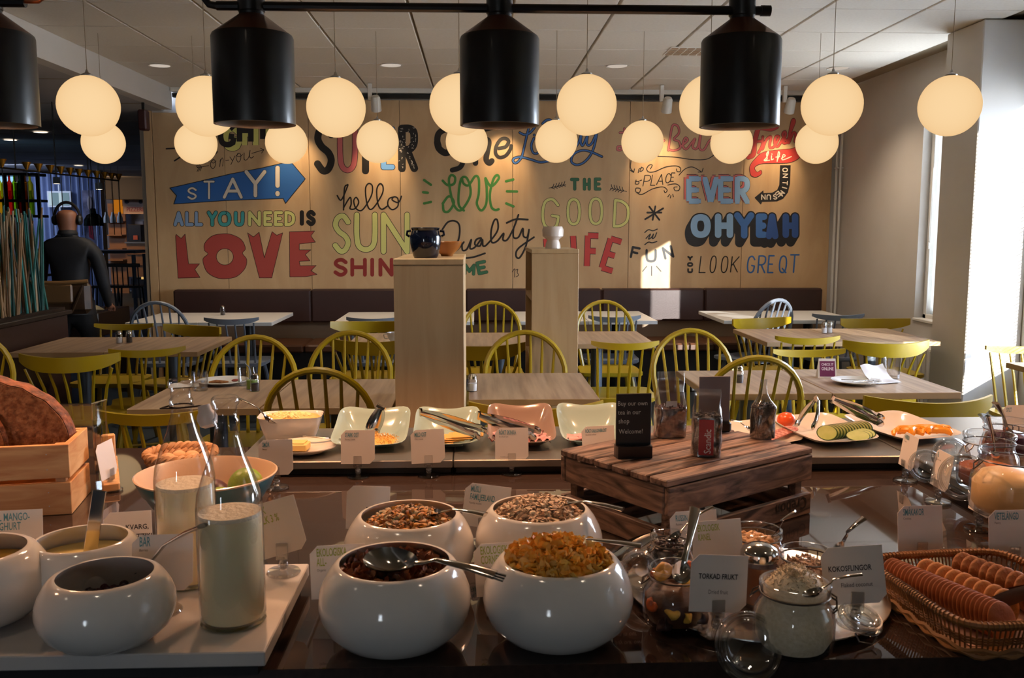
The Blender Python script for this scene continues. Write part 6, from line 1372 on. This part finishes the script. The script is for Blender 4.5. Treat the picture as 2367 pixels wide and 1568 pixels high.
# ---- rectangular wicker baskets with biscuits
wk = mat('golden_wicker', '9a6430', .5, c2='74461e', ns=30); wk2 = mat('pale_willow', 'b07c44', .5, c2='8c5c30', ns=20)
def rbasket(P, wx, wy, h, rz, label):
    t = thing('wicker_tray', label, 'basket', P, rz)
    def per(s_, n=96, k=6):
        out = []
        for i in range(n):
            a = 2*PI*i/n; ca, sa = math.cos(a), math.sin(a); r_ = (abs(ca)**k+abs(sa)**k)**(-1/k); out.append((wx/2*s_*r_*ca, wy/2*s_*r_*sa))
        return out
    fl = .13
    sc_ = lambda z: 1-fl*(1-z/h)
    for i, z in enumerate((.004, .009)): MB().tube([(x, y, z+.0025*math.sin(j*1.3+i*PI)) for j, (x, y) in enumerate(per(.9))], .0042, 6, closed=True).build('base_braid', wk2, t)
    mb = MB()
    n = 132; P1 = per(1, n)
    for j in range(n):
        x, y = P1[j]; mb.tube([(x*sc_(.006), y*sc_(.006), .006), (x*sc_(h*.5), y*sc_(h*.5), h*.5), (x, y, h-.004)], .0013, 5)
    mb.build('stakes', wk, t, kind='stuff')
    for z in (h*.42, h*.5, h*.58): MB().tube([(x*sc_(z)*(1+.008*(-1)**j), y*sc_(z)*(1+.008*(-1)**j), z) for j, (x, y) in enumerate(per(1, 132))], .0016, 5, closed=True).build('weave_row', wk, t)
    MB().tube([(x, y, h) for x, y in per(1.0, 96)], .0052, 8, closed=True).build('rim', wk2, t)
    mb = MB()
    for j, (x, y) in enumerate(per(1.0, 150)):
        q_ = Vector((x, y, h)); x2, y2 = per(1.0, 150)[(j+1) % 150]; d = Vector((x2-x, y2-y, 0)).normalized(); nn = Vector((-d.y, d.x, 0))
        mb.tube([q_+nn*.006*math.cos(a)+Vector((0, 0, .006*math.sin(a)))+d*.0015*a/PI for a in [2*PI*k/8 for k in range(9)]], .0009, 4)
    mb.build('rim_binding', wk, t, kind='stuff')
    MB().box((0, 0, .006), (wx*.82, wy*.82, .004)).build('base', wk, t)
    return t
rb = Vector((.715, 1.222, ZT)); RZ = R(6)
rbasket(rb, .235, .255, .05, RZ, 'rectangular wicker basket with rows of biscuits, front right')
rbasket(Vector((.975, 1.235, ZT)), .235, .255, .05, RZ-R(3), 'second wicker basket cut off by the right edge')
o = MB().box((0, 0, 0), (.17, .19, .001)).build('paper_liner', mat('pinkish_paper', 'c8a08c', .7), loc=rb+Vector((0, 0, .0095)), rot=(0, 0, RZ)); tag(o, 'paper liner under the biscuits', 'napkin')
o = MB().box((0, 0, 0), (.17, .19, .001)).build('paper_liner', mat('white_paper', 'ccc0b8', .7), loc=(.975, 1.235, ZT+.0095), rot=(0, 0, RZ)); tag(o, 'paper liner in the second basket', 'napkin')
gin = mat('ginger_biscuit', 'b4642a', .65, c2='98501e', ns=60, bump=.2); coo = mat('butter_cookie', 'd08c44', .65, c2='a4622a', ns=50, bump=.4); oatc = mat('oat_cookie', 'bc7a40', .7, c2='84491e', ns=45, bump=.8)
def row(x0, y0, x1, y1, n, r, th_, m, lean, lab, labf, grp, name, z, wob=.0):
    first = None; rg = random.Random(n)
    for i in range(n):
        u = i/(n-1); x, y = x0+(x1-x0)*u, y0+(y1-y0)*u
        M2 = Euler((0, 0, RZ)).to_matrix(); loc = rb + M2 @ Vector((x, y, z+r)); yaw = math.atan2(y1-y0, x1-x0)+RZ
        if first is None:
            first = MB().lathe([(0, th_/2), (r*.6, th_/2*.95), (r*.88, th_/2*.7), (r*.98, th_/2*.3), (r, 0), (r*.98, -th_/2*.3), (r*.88, -th_/2*.7), (0, -th_/2)], 28).build(name, m); o = first
        else: o = first.copy(); COL.objects.link(o)
        o.location = loc + Vector((rg.uniform(-wob, wob), rg.uniform(-wob, wob), rg.uniform(-wob, 0))); o.rotation_euler = (Matrix.Rotation(yaw, 3, 'Z') @ Matrix.Rotation(R(90-lean), 3, 'Y')).to_euler()
        tag(o, labf if i == n-1 else lab, 'biscuit', grp)
row(-.085, .085, -.035, -.085, 27, .026, .0066, gin, 22, 'thin ginger biscuit in the left row of the basket', 'front end ginger biscuit of the left row', 'ginger biscuits in the left row', 'ginger_biscuit', .010)
row(-.030, .088, .008, -.035, 9, .024, .012, coo, 20, 'round golden cookie in the middle row of the basket', 'front golden cookie of the middle row, face in view', 'golden cookies in the middle row', 'butter_cookie', .010, .001)
row(.030, .088, .078, -.045, 11, .027, .012, oatc, 20, 'rough oat cookie in the right row of the basket', 'front oat cookie of the right row, face in view', 'oat cookies in the right row', 'oat_cookie', .010, .0012)
wt = mat('walnut_tongs', '5a3420', .45)
t = tongs(U(2395, 1360, z=ZT+.06), U(2262, 1402, z=ZT+.032), 'brown wooden looking tongs resting in the biscuit basket', roll=R(20), width=.014)
for k_ in t.children: pass
for o in [o for o in COL.objects if o.parent == t]: o.data.materials[0] = wt

# ---- jars on the right leg
def bigjar(px, py, zr, Rb, Rn, h, label, fn, fm_, fz, seed): return jar(px, py, zr, Rb, Rn, h, label, fn, fm_, fz, z=ZS+.0005, seed=seed)
bigjar(2330, 972, ZS+.115, .052, .045, .115, 'swing top jar of dark berry jam, rear right', 'jam', mat('berry_jam', '4a1420', .2), .085, 2)
bigjar(2288, 1002, ZS+.112, .056, .046, .112, 'swing top jar of orange marmalade left of the cream jar', 'marmalade', mat('orange_marmalade', 'c0662c', .25), .045, 1)
cjar, _t = bigjar(2338, 1040, ZS+.118, .066, .052, .118, 'large swing top jar of creamy yellow filling, nearest right', 'cream', mat('vanilla_cream', 'ecca94', .4, c2='dcb47a', ns=10), .075, 0)
jar_lid(U(2140, 1078, z=ZS+.03), .034, (R(60), R(-50), 0), 'fluted glass jar lid leftmost on the right leg'); jar_lid(U(2196, 1055, z=ZS+.045), .038, (R(50), R(-55), R(20)), 'glass jar lid leaning on the marmalade jar')
jar_lid(U(2228, 1105, z=ZS+.035), .046, (R(35), R(-62), R(10)), 'large tilted glass lid with pale disc before the cream jar'); jar_lid(U(2345, 1150, z=ZS+.02), .044, (R(20), R(-25), 0), 'large glass lid lying flat at the right edge')
spoon(U(2330, 995, z=ZS+.10), U(2301, 932, z=ZS+.165), .02, .03, 'spoon standing in the dark jam jar', hw=.004)
spoon(U(2300, 1015, z=ZS+.08), U(2272, 960, z=ZS+.15), .018, .026, 'clear handled spoon in the marmalade jar', hw=.005, hm=W_['acrylic'])
spoon(U(2300, 1050, z=ZS+.08), U(2283, 962, z=ZS+.17), .016, .026, 'thin spoon between the marmalade and cream jars', hw=.0022)
